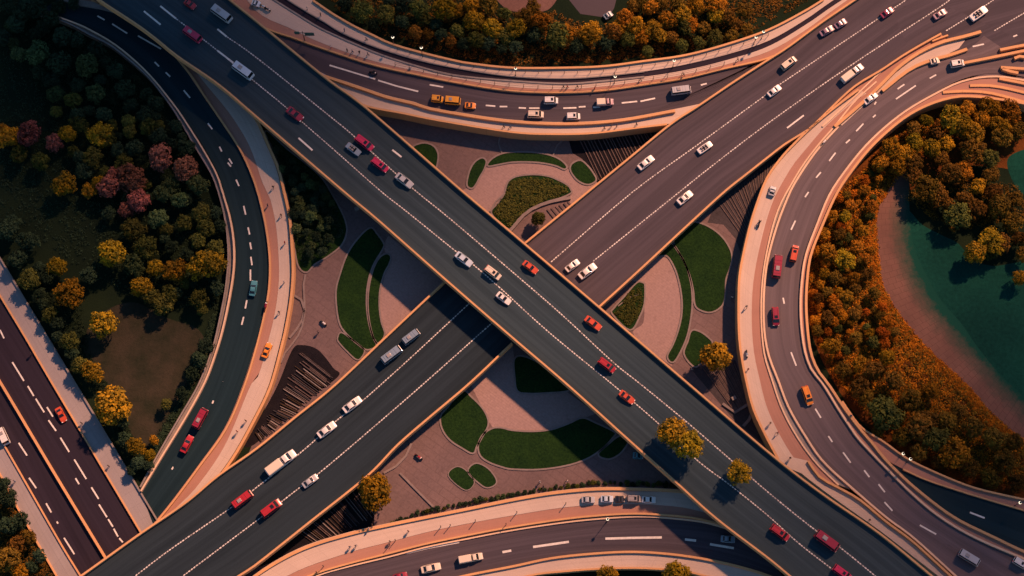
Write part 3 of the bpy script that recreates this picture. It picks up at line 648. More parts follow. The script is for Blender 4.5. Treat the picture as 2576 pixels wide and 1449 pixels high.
for (x, y) in pts('760,1075 900,960 1040,1010 1600,560 1760,440 560,1250'):
    bm = bmesh.new(); p = W(x, y, 0); tube(bm, (p.x, p.y, 0), (p.x, p.y, ZL - 1.15), .8, .8, 14); inv(link('pier', bm, M['conc']), Lb)

# --- high overpass (M)
m_ne = pts('500,-70 580,0 644,51 817,193 917,267 1097,423 1166,483 1288,586 1508,773 1733,966 1932,1136 2065,1239 2215,1343 2345,1449 2420,1510'); m_ne = ext(m_ne, 700, 700)
m_sw = pts('180,-60 252,0 300,32 353,67 400,103 447,141 550,212 644,292 867,483 951,553 1121,703 1288,848 1426,966 1578,1103 1701,1213 1801,1303 1932,1403 1989,1450 2060,1508'); m_sw = ext(m_sw, 700, 700)
inv(link('deck', slab_bm(m_sw, m_ne, ZM, 1.3), M['asph_main']), Mb)
inv(link('parapet', wall_bm(m_ne, .5, ZM - 1.2, ZM + .9), M['wall']), Mb)
inv(link('parapet', wall_bm(m_sw, .5, ZM - 1.2, ZM + .9), M['wall']), Mb)
z = ZM + .006
for P in ('570,92 644,144 827,290 891,343 1037,473 1127,546 1288,683 1415,793 1541,910 1611,966 1721,1056 1841,1159 1932,1238 2045,1329 2112,1376 2202,1449 2240,1480',
          '443,47 477,73 548,128 644,208 716,267 767,313 844,380 958,481 1024,533 1144,630 1191,666 1261,727 1381,836 1536,963 1655,1064 1755,1159 1835,1219 1932,1297 2012,1369 2095,1433 2150,1480'):
    beaded(pts(P), z, Mb)
bars('lane_marking', pts('362,28 404,62 403,15 443,47 547,73 570,92 548,128 587,158 751,347 786,378 987,377 1010,395'), z + .004, .4, M['line'], Mb)
for (x, y) in pts('960,480 1060,580 1230,640 1420,830 1560,960 1680,1080 760,330'):
    bm = bmesh.new(); p = W(x, y, 0); tube(bm, (p.x, p.y, 0), (p.x, p.y, ZM - 1.35), 1.0, 1.0, 14); inv(link('pier', bm, M['conc']), Mb)

# ------------------------------------------------------------------ vegetation
def leaf_quad(bm, lay, c, nrm, size, tint, rnd):
    u = nrm.orthogonal().normalized(); v = nrm.cross(u)
    a = rnd.uniform(0, 6.28); u, v = u * math.cos(a) + v * math.sin(a), v * math.cos(a) - u * math.sin(a)
    w = size * rnd.uniform(.55, .8)
    f = bm.faces.new([bm.verts.new(c + u * size), bm.verts.new(c + v * w), bm.verts.new(c - u * size), bm.verts.new(c - v * w)])
    for vv in f.verts: vv[lay] = tint
def crown_mesh(seed, clumps=40, per=42, leaf=.08, squash=.85, spread=.72, crad=(.18, .34), wide=(1, 1)):
    rnd = random.Random(seed); lop = [rnd.uniform(.72, 1.22) for _ in range(6)]; bm = bmesh.new(); lay = bm.verts.layers.float.new('tint')
    for i in range(clumps):
        zc = 1 - 1.55 * (i + .5) / clumps; ph = i * 2.39996 + rnd.uniform(-.35, .35); rr = math.sqrt(max(0, 1 - zc * zc))
        k = spread * rnd.uniform(.72, 1.12) * lop[int((ph % 6.2832) / 6.2832 * 6) % 6]
        c = Vector((rr * math.cos(ph) * k * wide[0], rr * math.sin(ph) * k * wide[1], zc * k * squash))
        cr = rnd.uniform(*crad); tn = rnd.uniform(.15, .85)
        for j in range(per):
            d = Vector((rnd.gauss(0, 1), rnd.gauss(0, 1), rnd.gauss(0, 1) + .35)).normalized()
            p = c + Vector((d.x, d.y, d.z * .8)) * cr * rnd.uniform(.72, 1.05)
            nn = (d + Vector((rnd.uniform(-.6, .6), rnd.uniform(-.6, .6), rnd.uniform(-.3, .6)))).normalized()
            leaf_quad(bm, lay, p, nn, leaf * rnd.uniform(.7, 1.25), min(1, max(0, tn + rnd.uniform(-.25, .25))), rnd)
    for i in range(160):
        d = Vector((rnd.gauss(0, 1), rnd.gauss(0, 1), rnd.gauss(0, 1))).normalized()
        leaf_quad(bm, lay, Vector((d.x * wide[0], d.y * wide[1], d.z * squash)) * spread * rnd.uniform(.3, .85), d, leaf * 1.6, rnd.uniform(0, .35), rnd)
    m = bpy.data.meshes.new('crown'); bm.to_mesh(m); bm.free(); return m
def trunk_mesh(seed):
    rnd = random.Random(seed); bm = bmesh.new()
    tube(bm, (0, 0, 0), (.02, .01, .75), .10, .07, 8)
    for k in range(5):
        a = k * 1.2566 + rnd.uniform(-.3, .3); h = rnd.uniform(.55, .75)
        e = Vector((math.cos(a) * .5, math.sin(a) * .5, h + rnd.uniform(.35, .6)))
        tube(bm, (0.015, .008, h), e, .045, .02, 6)
        tube(bm, e, e + Vector((math.cos(a + .5) * .22, math.sin(a + .5) * .22, .18)), .02, .008, 5)
    m = bpy.data.meshes.new('trunk'); bm.to_mesh(m); bm.free(); m.materials.append(M['trunk']); return m
CROWNS = [crown_mesh(i) for i in range(4)] + [crown_mesh(10, 46, 40, .08, .78, .76), crown_mesh(11, 34, 50, .09, .9, .68, (.24, .38))]
WIDE = crown_mesh(20, 54, 42, .07, .75, .74, (.18, .3), (1.0, .68))
TRUNKS = [trunk_mesh(i) for i in range(3)]
def set_leaf(o, me, mat):
    o.data = me
    if not me.materials: me.materials.append(None)
    o.material_slots[0].link = 'OBJECT'; o.material_slots[0].material = LEAF[mat]
TRND = random.Random(11)
def tree(x, y, r, kind, label=None, group=None, zb=0.0, mesh=None, rz=None, cat='tree', name='tree'):
    rm = r * S
    h = max(1.6, 1.05 * rm + .9)
    p = W(x, y, zb + h)
    t = empty(name, (p.x, p.y, zb), TRND.uniform(0, 6.28) if rz is None else rz); tag(t, label, cat, group)
    tk = bpy.data.objects.new('trunk', TRND.choice(TRUNKS)); COL.objects.link(tk); tk.parent = t
    tk.scale = (rm * .9, rm * .9, h * .95)
    me = mesh or TRND.choice(CROWNS)
    if not me.materials: me.materials.append(None)
    cr = bpy.data.objects.new('crown', me); COL.objects.link(cr); cr.parent = t; cr.location = (0, 0, h)
    f = rm * 1.08
    cr.scale = (f * TRND.uniform(.93, 1.07), f * TRND.uniform(.93, 1.07), f * TRND.uniform(.9, 1.1))
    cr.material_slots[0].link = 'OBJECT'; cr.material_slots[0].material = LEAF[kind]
    return t
def tl(s):
    out = []
    for w in s.split(';'):
        w = w.split()
        if w: out.append((float(w[0]), float(w[1]), float(w[2]), w[3]))
    return out
ADJ = {'H': 'flame orange', 'G': 'green', 'D': 'dark green', 'L': 'olive', 'Y': 'golden', 'O': 'orange', 'B': 'brownish', 'P': 'rust-pink'}
ORD = ['', 'second', 'third', 'fourth', 'fifth', 'sixth', 'seventh', 'eighth', 'ninth', 'tenth', 'eleventh', 'twelfth', 'thirteenth', 'fourteenth', 'fifteenth', 'sixteenth']
def plant_wood(trees, place, group, noun='tree'):
    """every tree gets the label of its kind and size, told apart by its place in the row"""
    keys = {}
    for t in trees:
        sz = 'small' if t[2] < 22 else ('large' if t[2] > 31 else 'medium')
        keys.setdefault((sz, t[3]), []).append(t)
    for (sz, k), all_ in keys.items():
        nb = min(4, -(-len(all_) // 12)); all_.sort(key=lambda t: t[1]); m = -(-len(all_) // nb)
        for bi in range(nb):
            L = sorted(all_[bi * m:(bi + 1) * m], key=lambda t: t[0]); n = len(L)
            band = [[''], ['upper ', 'lower '], ['upper ', 'middle ', 'lower '], ['topmost ', 'upper ', 'lower ', 'lowest ']][nb - 1][bi]
            for i, (x, y, r, _) in enumerate(L):
                base = f'{band}{sz} {ADJ[k]} {noun}'
                if n == 1: lab = f'the only {base} {place}'
                elif i == 0: lab = f'leftmost {base} {place}'
                elif i == n - 1: lab = f'rightmost {base} {place}'
                else: lab = f'{ORD[i]} {base} from the left {place}'
                tree(x, y, r, k, lab, group, cat=noun, name=noun)
def fill(taken, region, n, kinds, rr, seed, gap=.75):
    rnd = random.Random(seed); out = []; q = [Vector(p) for p in region]
    def inside(x, y):
        c = False
        for i in range(len(q)):
            a, b = q[i], q[i - 1]
            if (a.y > y) != (b.y > y) and x < (b.x - a.x) * (y - a.y) / (b.y - a.y) + a.x: c = not c
        return c
    x0, x1 = min(p.x for p in q), max(p.x for p in q); y0, y1 = min(p.y for p in q), max(p.y for p in q)
    for _ in range(n * 60):
        if len(out) >= n: break
        x, y, r = rnd.uniform(x0, x1), rnd.uniform(y0, y1), rnd.uniform(*rr)
        if inside(x, y) and all(math.hypot(x - t[0], y - t[1]) > (r + t[2]) * gap for t in taken + out): out.append((x, y, r, rnd.choice(kinds)))
    return out
W1 = tl('91 135 32 G;150 160 32 D;217 165 33 G;238 127 24 D;240 237 27 G;185 250 22 L;197 215 20 D;143 280 17 L;225 280 18 D;315 225 28 D;155 90 28 D;290 180 22 D;390 260 22 D;330 265 20 D')
W1 += fill(W1, pts('20,60 130,60 300,150 390,235 420,290 330,290 180,300 120,230 40,190'), 16, 'DDDG', (16, 24), 1)
W1 += tl('92 22 27 D;128 50 24 D;55 30 26 D;108 68 22 D;40 62 24 D;70 4 26 D;145 18 22 D;20 15 26 D;10 95 22 D;185 8 18 D')
W2 = tl('75 337 34 P;25 345 30 O;8 325 16 O;137 360 24 P;170 335 24 O;197 315 24 L;50 387 23 L;103 405 25 L;250 338 30 Y;272 352 22 L;325 306 20 L;370 318 22 L;325 332 20 L;340 370 24 D;185 378 16 L;235 395 28 L;312 410 23 L;210 430 24 D;405 398 35 P;465 425 34 P;158 465 33 Y;225 478 20 Y;247 462 22 Y;275 470 32 P;328 452 36 P;288 438 20 P;430 465 24 G;497 462 28 G;410 490 24 G;443 320 20 D;400 345 22 D;470 372 22 D;200 395 18 D;430 365 20 D')
W2 += fill(W2, pts('0,370 130,320 280,300 430,290 500,400 535,480 460,520 250,505 180,430 60,420'), 12, 'DDDL', (14, 20), 2)
W3 = tl('350 503 30 P;318 528 22 P;400 550 27 G;420 578 18 L;335 575 32 L;462 562 22 L;503 535 25 L;520 572 24 L;282 638 37 Y;365 622 31 L;335 668 27 G;392 675 24 Y;436 680 32 Y;498 608 22 L;540 624 24 L;355 722 28 Y;378 745 20 L;425 740 22 L;408 768 27 L;498 750 24 L;455 505 22 G;275 535 18 D;470 640 18 D;445 735 16 D;545 535 18 D')
W3 += fill(W3, pts('380,600 560,560 560,720 520,800 460,780 420,720'), 8, 'DDL', (14, 19), 3)
W4 = tl('145 672 26 Y;75 705 26 L;225 692 22 D;177 737 39 Y;98 672 16 D;45 650 24 D;20 580 28 D;70 610 28 D;35 560 22 D;115 700 20 D;258 817 36 Y;125 790 21 L;143 815 18 D;173 858 24 L;102 745 20 D;200 918 22 L;230 937 27 Y;145 845 15 D;110 765 16 D;285 1020 50 Y;418 1018 15 L;340 1125 23 Y;312 1105 18 D;376 1145 15 Y;388 1108 13 O;345 1165 18 D;372 1172 14 D;310 1065 15 D;330 1185 14 D;180 890 16 D;415 600 14 D;500 905 22 D;515 870 20 D;480 940 18 D;455 990 18 D')
W5 = tl('15 1405 34 B;52 1437 20 O;20 1255 24 D;50 1310 22 D;75 1350 20 B;18 1320 26 D;100 1400 18 D;40 1370 22 B;80 1425 16 D;12 1215 16 D')
plant_wood(W1, 'in the shaded upper wood', 'trees in the shaded upper wood')
plant_wood(W2, 'around the pink crowns of the western wood', 'trees of the western wood')
plant_wood(W3, 'beside the dark curved road bend', 'trees beside the dark curved road')
plant_wood(W4, 'around the bare brown clearing', 'trees around the bare clearing')
plant_wood(W5, 'beyond the outer pavement', 'trees beyond the outer pavement')
tree(520, 667, 48, 'Y', 'broad golden tree, widest crown beside the dark curved road', 'trees beside the dark curved road', 0, WIDE, .12)
G1 = tl('910 30 28 L;970 35 27 L;1055 20 28 L;1068 45 20 L;1120 20 34 Y;1152 28 20 Y;1190 52 28 Y;1185 15 24 O;1240 72 28 Y;1200 100 24 L;1150 78 20 L;1272 92 24 L;1232 12 28 B;1300 72 28 Y;1015 15 24 D;870 12 22 D;1095 60 18 D;1110 85 18 D;1230 108 20 D;1165 110 18 D;940 62 18 D;1010 55 20 D')
G1 += fill(G1, pts('840,0 1260,0 1300,120 1180,130 1040,95 920,60'), 8, 'DLB', (14, 20), 4)
G2 = tl('1400 92 34 L;1362 55 30 O;1320 45 26 B;1425 80 27 O;1490 78 27 O;1480 90 30 Y;1574 46 25 O;1600 65 26 O;1645 72 24 Y;1637 20 22 O;1680 48 26 O;1716 38 27 Y;1740 62 20 O;1725 68 22 L;1752 15 24 O;1800 10 28 O;1800 38 24 Y;1580 100 22 L;1615 93 19 O;1664 90 20 Y;1630 130 17 L;1542 82 26 B;1345 85 22 D;1530 105 22 D;1450 115 22 D;1690 95 18 B;1715 115 18 L;1758 105 18 L;1800 95 20 L;1840 90 20 B;1880 75 18 B;1870 25 24 B;1830 45 22 B;1555 70 22 O;1592 15 20 B;1705 10 22 B;1660 8 22 B;1610 10 20 B;1340 20 22 B;1850 60 18 B;1770 70 20 B')
plant_wood(G1, 'in the grove by the upper walkway', 'trees of the upper grove')
plant_wood(G2, 'in the golden grove', 'trees of the golden grove')
F1 = tl('2390 300 33 Y;2422 315 30 Y;2330 305 18 Y;2490 272 28 O;2540 282 30 O;2515 318 28 O;2452 338 30 Y;2240 372 28 O;2275 388 24 O;2300 358 24 Y;2345 372 26 Y;2380 360 22 O;2258 420 24 O;2215 412 22 O;2300 412 26 B;2445 378 34 B;2492 398 26 L;2520 348 28 B;2335 475 34 B;2300 440 22 B;2395 440 30 B;2422 430 26 O;2460 468 22 O;2490 440 24 B;2430 275 24 O;2360 335 20 B;2470 300 24 O;2560 330 24 B;2300 325 20 B;2370 400 20 B')
F2 = tl('2360 490 27 B;2410 545 32 L;2460 527 25 B;2515 522 32 B;2545 562 26 B;2455 636 30 Y;2495 606 33 Y;2520 612 26 B;2487 640 19 L;2566 700 20 Y;2430 500 22 B;2562 600 22 B;2500 485 24 B;2555 500 20 B;2385 515 20 B;2570 640 18 B')
F3 = tl('2140 515 17 O;2125 545 17 Y;2085 632 24 O;2125 652 26 Y;2155 622 18 O;2130 745 19 Y;2090 870 24 O;2155 850 16 B;2080 800 18 B;2060 750 16 B;2100 700 20 B;2170 580 18 O;2180 690 18 B;2110 590 18 B;2095 545 16 O;2175 480 18 O;2055 830 16 B;2150 700 16 O;2075 690 16 O;2105 770 18 O;2195 520 15 O;2150 790 17 B')
F3 += fill(F3, pts('2050,640 2100,500 2180,420 2215,440 2195,520 2195,620 2205,712 2235,785 2270,850 2200,880 2150,870 2100,910 2060,860 2040,760'), 60, 'BHOLH', (8, 17), 21, .7)
F4 = tl('2160 975 26 B;2225 1035 44 L;2290 1008 30 B;2312 1075 36 B;2352 1102 36 L;2402 1142 38 O;2330 1055 28 B;2180 1000 24 B;2500 1100 30 B;2450 1075 30 B;2530 1160 30 B;2440 1180 26 B;2490 1200 26 B;2120 930 22 B;2250 960 26 B;2195 930 24 B;2380 1060 26 B;2270 1100 26 B;2310 1135 24 B;2560 1215 24 B;2410 1035 22 B;2230 900 22 O;2340 985 24 O;2160 915 20 O;2360 1160 22 B;2550 1110 24 B;2210 1085 18 B')
plant_wood(F1, 'at the top of the orange heath', 'trees at the head of the orange heath')
plant_wood(F2, 'above the teal field', 'trees above the teal field')
plant_wood(F3, 'on the narrow heath', 'bushes of the narrow heath', 'bush')
plant_wood(F4, 'below the curved brick path', 'trees below the brick path')
tree(1800, 895, 41, 'Y', 'lone golden-green tree on the plaza beside the loop walkway', 'lone plaza trees')
tree(941, 1238, 45, 'Y', 'large round golden tree between the long overpass and the plaza', 'lone plaza trees')
tree(1692, 1088, 38, 'Y', 'left half of the golden tree pair on the high overpass', 'golden trees on the high overpass', ZM)
tree(1734, 1116, 39, 'Y', 'right half of the golden tree pair on the high overpass', 'golden trees on the high overpass', ZM)
tree(1860, 1187, 28, 'Y', 'single small golden tree on the high overpass', 'golden trees on the high overpass', ZM)
tree(1353, 550, 19, 'L', 'lone yellow-green bush on the stone terrace below the fan-shaped bed')
tree(1527, 1448, 24, 'Y', 'left one of two golden trees cut off at the bottom edge')
tree(1700, 1446, 36, 'Y', 'right one of two golden trees cut off at the bottom edge')

SH = fill([], pts('690,365 730,400 795,455 838,510 852,575 820,630 765,660 748,600 730,500'), 40, 'DDDG', (9, 16), 31, .62)
plant_wood(SH, 'in the dark shrubbery', 'shrubs of the dark shrubbery', 'shrub')
# bushes in a row along the sandy walkway
bush_me = crown_mesh(40, 16, 26, .16, .8, .6, (.3, .45)); bush_me.materials.append(None)
row = resample(smooth(pts('985,1318 1060,1290 1150,1270 1230,1255 1300,1243 1390,1228 1495,1217 1588,1216 1700,1220')), 54)
for i, p in enumerate(row):
    r = TRND.uniform(5, 9.5); q = W(p.x + TRND.uniform(-3, 3), p.y + TRND.uniform(-3, 3), .3)
    o = bpy.data.objects.new('shrub', bush_me); COL.objects.link(o); o.location = (q.x, q.y, r * S * .6); o.rotation_euler = (0, 0, TRND.uniform(0, 6))
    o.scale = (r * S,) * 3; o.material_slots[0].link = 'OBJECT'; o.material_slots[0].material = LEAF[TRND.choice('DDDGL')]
    tag(o, 'small dark round shrub in the row between plaza and sandy walkway', 'shrub', 'shrubs in the row below the plaza')
# low growth nobody could count
def tufts(name, region, n, mat, label, z=0.0, size=(.3, .7), leaves=10, seed=1, leaf=.16, avoid=None, hgt=.6):
    rnd = random.Random(seed); bm = bmesh.new(); lay = bm.verts.layers.float.new('tint'); q = [Vector(p) for p in region]
    x0, x1 = min(p.x for p in q), max(p.x for p in q); y0, y1 = min(p.y for p in q), max(p.y for p in q)
    def inside(x, y):
        c = False
        for i in range(len(q)):
            a, b = q[i], q[i - 1]
            if (a.y > y) != (b.y > y) and x < (b.x - a.x) * (y - a.y) / (b.y - a.y) + a.x: c = not c
        return c
    k = 0; tries = 0
    while k < n and tries < n * 20:
        tries += 1
        x, y = rnd.uniform(x0, x1), rnd.uniform(y0, y1)
        if not inside(x, y): continue
        k += 1; c = W(x, y, z); s = rnd.uniform(*size); tn = rnd.random()
        for j in range(leaves):
            d = Vector((rnd.gauss(0, 1), rnd.gauss(0, 1), abs(rnd.gauss(0, 1)))).normalized()
            leaf_quad(bm, lay, c + Vector((d.x * s, d.y * s, .05 + d.z * s * hgt)), (d + Vector((rnd.uniform(-.5, .5), rnd.uniform(-.5, .5), .4))).normalized(), leaf * rnd.uniform(.7, 1.3), min(1, max(0, tn + rnd.uniform(-.2, .2))), rnd)
    return tag(link(name, bm, LEAF[mat]), label, 'undergrowth', None, 'stuff')
HEATH = pts('2050,600 2100,500 2180,420 2240,345 2330,300 2400,290 2400,330 2300,400 2240,470 2205,520 2200,566 2205,633 2216,712 2248,778 2290,835 2345,895 2428,972 2495,1048 2590,1120 2590,1230 2450,1200 2330,1150 2230,1080 2150,1010 2085,930 2048,830 2034,720')
tufts('undergrowth', HEATH, 3000, 'H', 'rough orange undergrowth covering the heath inside the loop', seed=5, size=(.35, .9), leaves=12, leaf=.17)
tufts('undergrowth', HEATH, 2600, 'B', 'brown scrub mixed into the orange heath', seed=6, size=(.4, 1.1), leaves=12, leaf=.18)
edge = [(p.x - 9, p.y + 5) for p in smooth(pts('2235,483 2212,516 2205,566 2209,633 2219,710 2252,773 2295,830 2349,890 2432,966 2499,1043 2580,1112'))]
tufts('undergrowth', [(x - 16, y + 8) for x, y in edge] + [(x + 6, y - 4) for x, y in edge][::-1], 2000, 'H', 'bright orange grass fringe along the curved brick path', seed=7, size=(.3, .7), leaves=12, leaf=.17)
tufts('undergrowth', pts('0,60 170,75 330,165 420,290 500,420 540,520 560,640 545,780 420,770 300,730 150,640 0,560'), 2600, 'D', 'dark undergrowth on the floor of the western wood', seed=8, size=(.3, .8), leaves=10, leaf=.15)
tufts('undergrowth', pts('60,680 200,740 215,830 240,930 300,1010 330,1100 352,1205 250,1010 150,830'), 700, 'D', 'dark undergrowth along the broad grey pavement', seed=18, size=(.3, .8), leaves=10, leaf=.15)
tufts('undergrowth', pts('552,780 505,930 425,1080 360,1190 375,1130 455,1000 510,890 530,800'), 500, 'D', 'dark undergrowth below the wall of the dark curved road', seed=19, size=(.3, .8), leaves=10, leaf=.15)
tufts('undergrowth', pts('800,-30 850,25 950,80 1060,120 1200,152 1300,165 1440,162 1600,148 1750,122 1900,72 2030,5 2060,-30 1590,-30 1575,35 1530,62 1450,52 1395,30 1320,40 1250,25 1230,-30'), 2600, 'B', 'brown undergrowth below the golden grove', seed=9, size=(.3, .8), leaves=10, leaf=.17)
tufts('undergrowth', pts('0,1200 50,1295 140,1449 0,1449'), 500, 'B', 'brown undergrowth beyond the outer pavement', seed=10, size=(.3, .8))
FAN = [(TZ[0] + x * TZ[2], TZ[1] + y * TZ[2]) for x, y in pts('560 765 640 735 800 720 960 730 1080 770 1170 820 1190 870 1080 920 940 960 790 1040 650 1130 550 1250 380 1095 440 1000 510 900 540 810')]
tufts('undergrowth', FAN, 900, 'L', 'olive ground cover filling the fan-shaped bed', z=.1, seed=11, size=(.25, .55), leaves=12, leaf=.13, hgt=.8)
tufts('undergrowth', pts('1585,735 1612,720 1616,760 1605,795 1584,822 1548,790', 0, 0), 260, 'L', 'scrubby ground cover on the wedge lawn between the overpasses', z=.1, seed=12, size=(.25, .5), leaves=12, leaf=.13)
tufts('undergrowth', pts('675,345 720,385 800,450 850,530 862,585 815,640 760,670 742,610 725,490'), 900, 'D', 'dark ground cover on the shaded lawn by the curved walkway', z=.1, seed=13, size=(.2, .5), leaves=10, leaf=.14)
tufts('undergrowth', pts('2290,440 2400,420 2440,450 2560,470 2590,560 2500,560 2400,580 2330,540 2285,500'), 700, 'B', 'brown scrub above the teal field', seed=14, size=(.3, .8))

# ------------------------------------------------------------------ tracks and ribbed ground
def rails(label, segs, w=.22, h=.22, z=.02, wild=0.0, seed=5):
    rnd = random.Random(seed); r = empty('railway_track', W(*segs[0], 0)); tag(r, label, 'track')
    for i in range(0, len(segs) - 1, 2):
        p, q = Vector(segs[i]), Vector(segs[i + 1]); d = q - p
        p, q = p + d * rnd.uniform(0, wild), q - d * rnd.uniform(0, wild * .4)
        bm = wall_bm([p, q], w * rnd.uniform(1 - wild, 1 + 3 * wild), z, z + h * rnd.uniform(.7, 1.3)); o = link('rail', bm, M[rnd.choice(('rail', 'rail', 'trunk', 'pole', 'conc')) if wild else 'rail']); inv(o, r)
    return r
def between(a, b, c, d, n, jit=0.0, seed=1):
    rnd = random.Random(seed); out = []
    for i in range(n):
        t = (i + .5 + rnd.uniform(-jit, jit)) / n
        out += [(a[0] + (b[0] - a[0]) * t, a[1] + (b[1] - a[1]) * t), (c[0] + (d[0] - c[0]) * t, c[1] + (d[1] - c[1]) * t)]
    return out
rails('bundle of dark railway tracks between the curved walkway and the long overpass',
      between((752, 876), (722, 952), (849, 952), (793, 1002), 20, .8, 2) + between((720, 956), (688, 1020), (790, 1005), (742, 1044), 18, .8, 3) + between((686, 1024), (640, 1088), (739, 1047), (655, 1113), 26, .8, 4), .13, .25, .02, .4, 8)
rails('railway tracks coming out below the long overpass by the round golden tree', between((745, 1335), (890, 1225), (800, 1372), (945, 1300), 34, .8, 3), .11, .22, .02, .35, 9)
rails('dark ribbed strips below the upper curved road', between((1455, 350), (1690, 305), (1505, 455), (1695, 308), 28, .3, 4), .22, .14)
rails('dark ribbed strips in the wedge beside the loop walkway', between((1805, 515), (1985, 365), (1868, 600), (1950, 440), 26, .3, 5), .22, .14)
rails('dark ribbed strips below the lone plaza tree', between((1765, 925), (1850, 915), (1850, 1040), (1888, 1010), 18, .3, 6), .22, .14)
rails('stone steps beside the yellow-green bush', between((1372, 528), (1434, 505), (1398, 560), (1450, 522), 6, .1, 7), .45, .2)

# ------------------------------------------------------------------ vehicles
PAINT = {}
for k, c in dict(white=(.62, .62, .58), cream=(.58, .52, .40), silver=(.34, .37, .38), greyblue=(.16, .23, .29), paleblue=(.42, .52, .58), teal=(.05, .20, .24), red=(.32, .014, .018), crimson=(.22, .010, .026), magenta=(.40, .012, .060), orangered=(.46, .065, .02), orange=(.65, .22, .015), yellow=(.62, .28, .012), black=(.015, .016, .02), mauve=(.24, .16, .20), darkpink=(.24, .035, .07), pinkgrey=(.34, .22, .24), grey=(.24, .23, .22)).items():
    PAINT[k] = plain('paint_' + k, c, .32, 0, .6)
def mesh_of(name, bm, mat=None, ang=38):
    m = bpy.data.meshes.new(name); bmesh.ops.recalc_face_normals(bm, faces=bm.faces[:]); bm.to_mesh(m); bm.free()
    m.polygons.foreach_set('use_smooth', [True] * len(m.polygons)); m.set_sharp_from_angle(angle=R(ang))
    m.materials.append(mat); return m
def body_ring(x, w, zt, zb=.28, tuck=.88):
    return [(x, -w * .92, zb), (x, -w, zb + .18), (x, -w, zt - .16), (x, -w * tuck, zt), (x, 0, zt + .02), (x, w * tuck, zt), (x, w, zt - .16), (x, w, zb + .18), (x, w * .92, zb)]
def quad(bm, P): bm.faces.new([bm.verts.new(p) for p in P])
def wheel_mesh():
    bm = bmesh.new(); tube(bm, (0, -.11, 0), (0, .11, 0), .33, .33, 16)
    return mesh_of('wheel', bm, M['tyre'])
def rim_mesh():
    bm = bmesh.new(); tube(bm, (0, -.12, 0), (0, .12, 0), .2, .2, 10)
    return mesh_of('rim', bm, PAINT['silver'])
WHEEL, RIM = wheel_mesh(), rim_mesh()
def lampbox(name, mat):
    bm = bmesh.new(); box(bm, (0, 0, 0), (.16, .36, .14)); return mesh_of(name, bm, mat)
HEAD, TAIL = lampbox('headlight', M['lampw']), lampbox('tail_light', M['lampr'])
KIT = {}
def cabin(bm, x0, x1, x2, x3, wb, wt, zb, zt):
    """paint shell of the cabin: rear foot x0, roof x1..x2, front foot x3"""
    loft(bm, [[(x0, -wb, zb), (x0, wb, zb), (x0, wb * .98, zb + .03), (x0, -wb * .98, zb + .03)],
              [(x1, -wb, zb), (x1, wb, zb), (x1, wt, zt - .03), (x1, -wt, zt - .03)],
              [((x1 + x2) / 2, -wb, zb), ((x1 + x2) / 2, wb, zb), ((x1 + x2) / 2, wt, zt), ((x1 + x2) / 2, -wt, zt)],
              [(x2, -wb, zb), (x2, wb, zb), (x2, wt, zt - .03), (x2, -wt, zt - .03)],
              [(x3, -wb * .97, zb), (x3, wb * .97, zb), (x3, wb * .96, zb + .03), (x3, -wb * .96, zb + .03)]])
def panes(kit, x0, x1, x2, x3, wb, wt, zb, zt, off=.02):
    def pane(name, P):
        bm = bmesh.new(); quad(bm, P); quad(bm, [(p[0], p[1], p[2] - .012) for p in P][::-1]); kit.append((name, mesh_of(name, bm, M['glass']), (0, 0, 0)))
    m = .06; a = .1; b = .93
    pane('windscreen', [(x3 + (x2 - x3) * a, -wb * .9, zb + (zt - zb) * a + off + .015), (x3 + (x2 - x3) * a, wb * .9, zb + (zt - zb) * a + off + .015), (x3 + (x2 - x3) * b, wt * .93, zb + (zt - .03 - zb) * b + off + .015), (x3 + (x2 - x3) * b, -wt * .93, zb + (zt - .03 - zb) * b + off + .015)])
    pane('rear_window', [(x0 + (x1 - x0) * a, -wb * .88, zb + (zt - zb) * a + off + .015), (x0 + (x1 - x0) * b, -wt * .9, zb + (zt - .03 - zb) * b + off + .015), (x0 + (x1 - x0) * b, wt * .9, zb + (zt - .03 - zb) * b + off + .015), (x0 + (x1 - x0) * a, wb * .88, zb + (zt - zb) * a + off + .015)])
    for sgn in (-1, 1):
        pane('side_window', [(x0 + (x1 - x0) * .6, sgn * (wb + .015), zb + .1), (x3 + (x2 - x3) * .45, sgn * (wb + .015), zb + .1), (x2 - .05, sgn * (wt + .03), zt - .1), (x1 + .05, sgn * (wt + .03), zt - .1)])
def finish(kit, xw, yw, xf, xr, yl, zl, zt=None, r=1):
    for sx in xw:
        for sy in (-1, 1): kit.append(('wheel', WHEEL, (sx, sy * yw, .33), (RIM, (0, 0, 0))))
    for sy in (-1, 1):
        kit.append(('headlight', HEAD, (xf, sy * yl, zl))); kit.append(('tail_light', TAIL, (xr, sy * yl, zt or zl + .1)))
def kit_sedan():
    bm = bmesh.new(); loft(bm, [body_ring(-2.3, .70, .74, .40), body_ring(-2.22, .80, .88, .30), body_ring(-1.6, .89, .96), body_ring(-.4, .91, .97), body_ring(.9, .90, .95), body_ring(1.75, .86, .84), body_ring(2.18, .78, .74, .3), body_ring(2.3, .64, .62, .4)])
    c = (-1.75, -1.0, .15, 1.0, .76, .60, .95, 1.43); cabin(bm, *c)
    k = [('body', mesh_of('body', bm), (0, 0, 0))]; panes(k, *c); finish(k, (-1.42, 1.42), .81, 2.2, -2.22, .56, .62); return k, 4.6
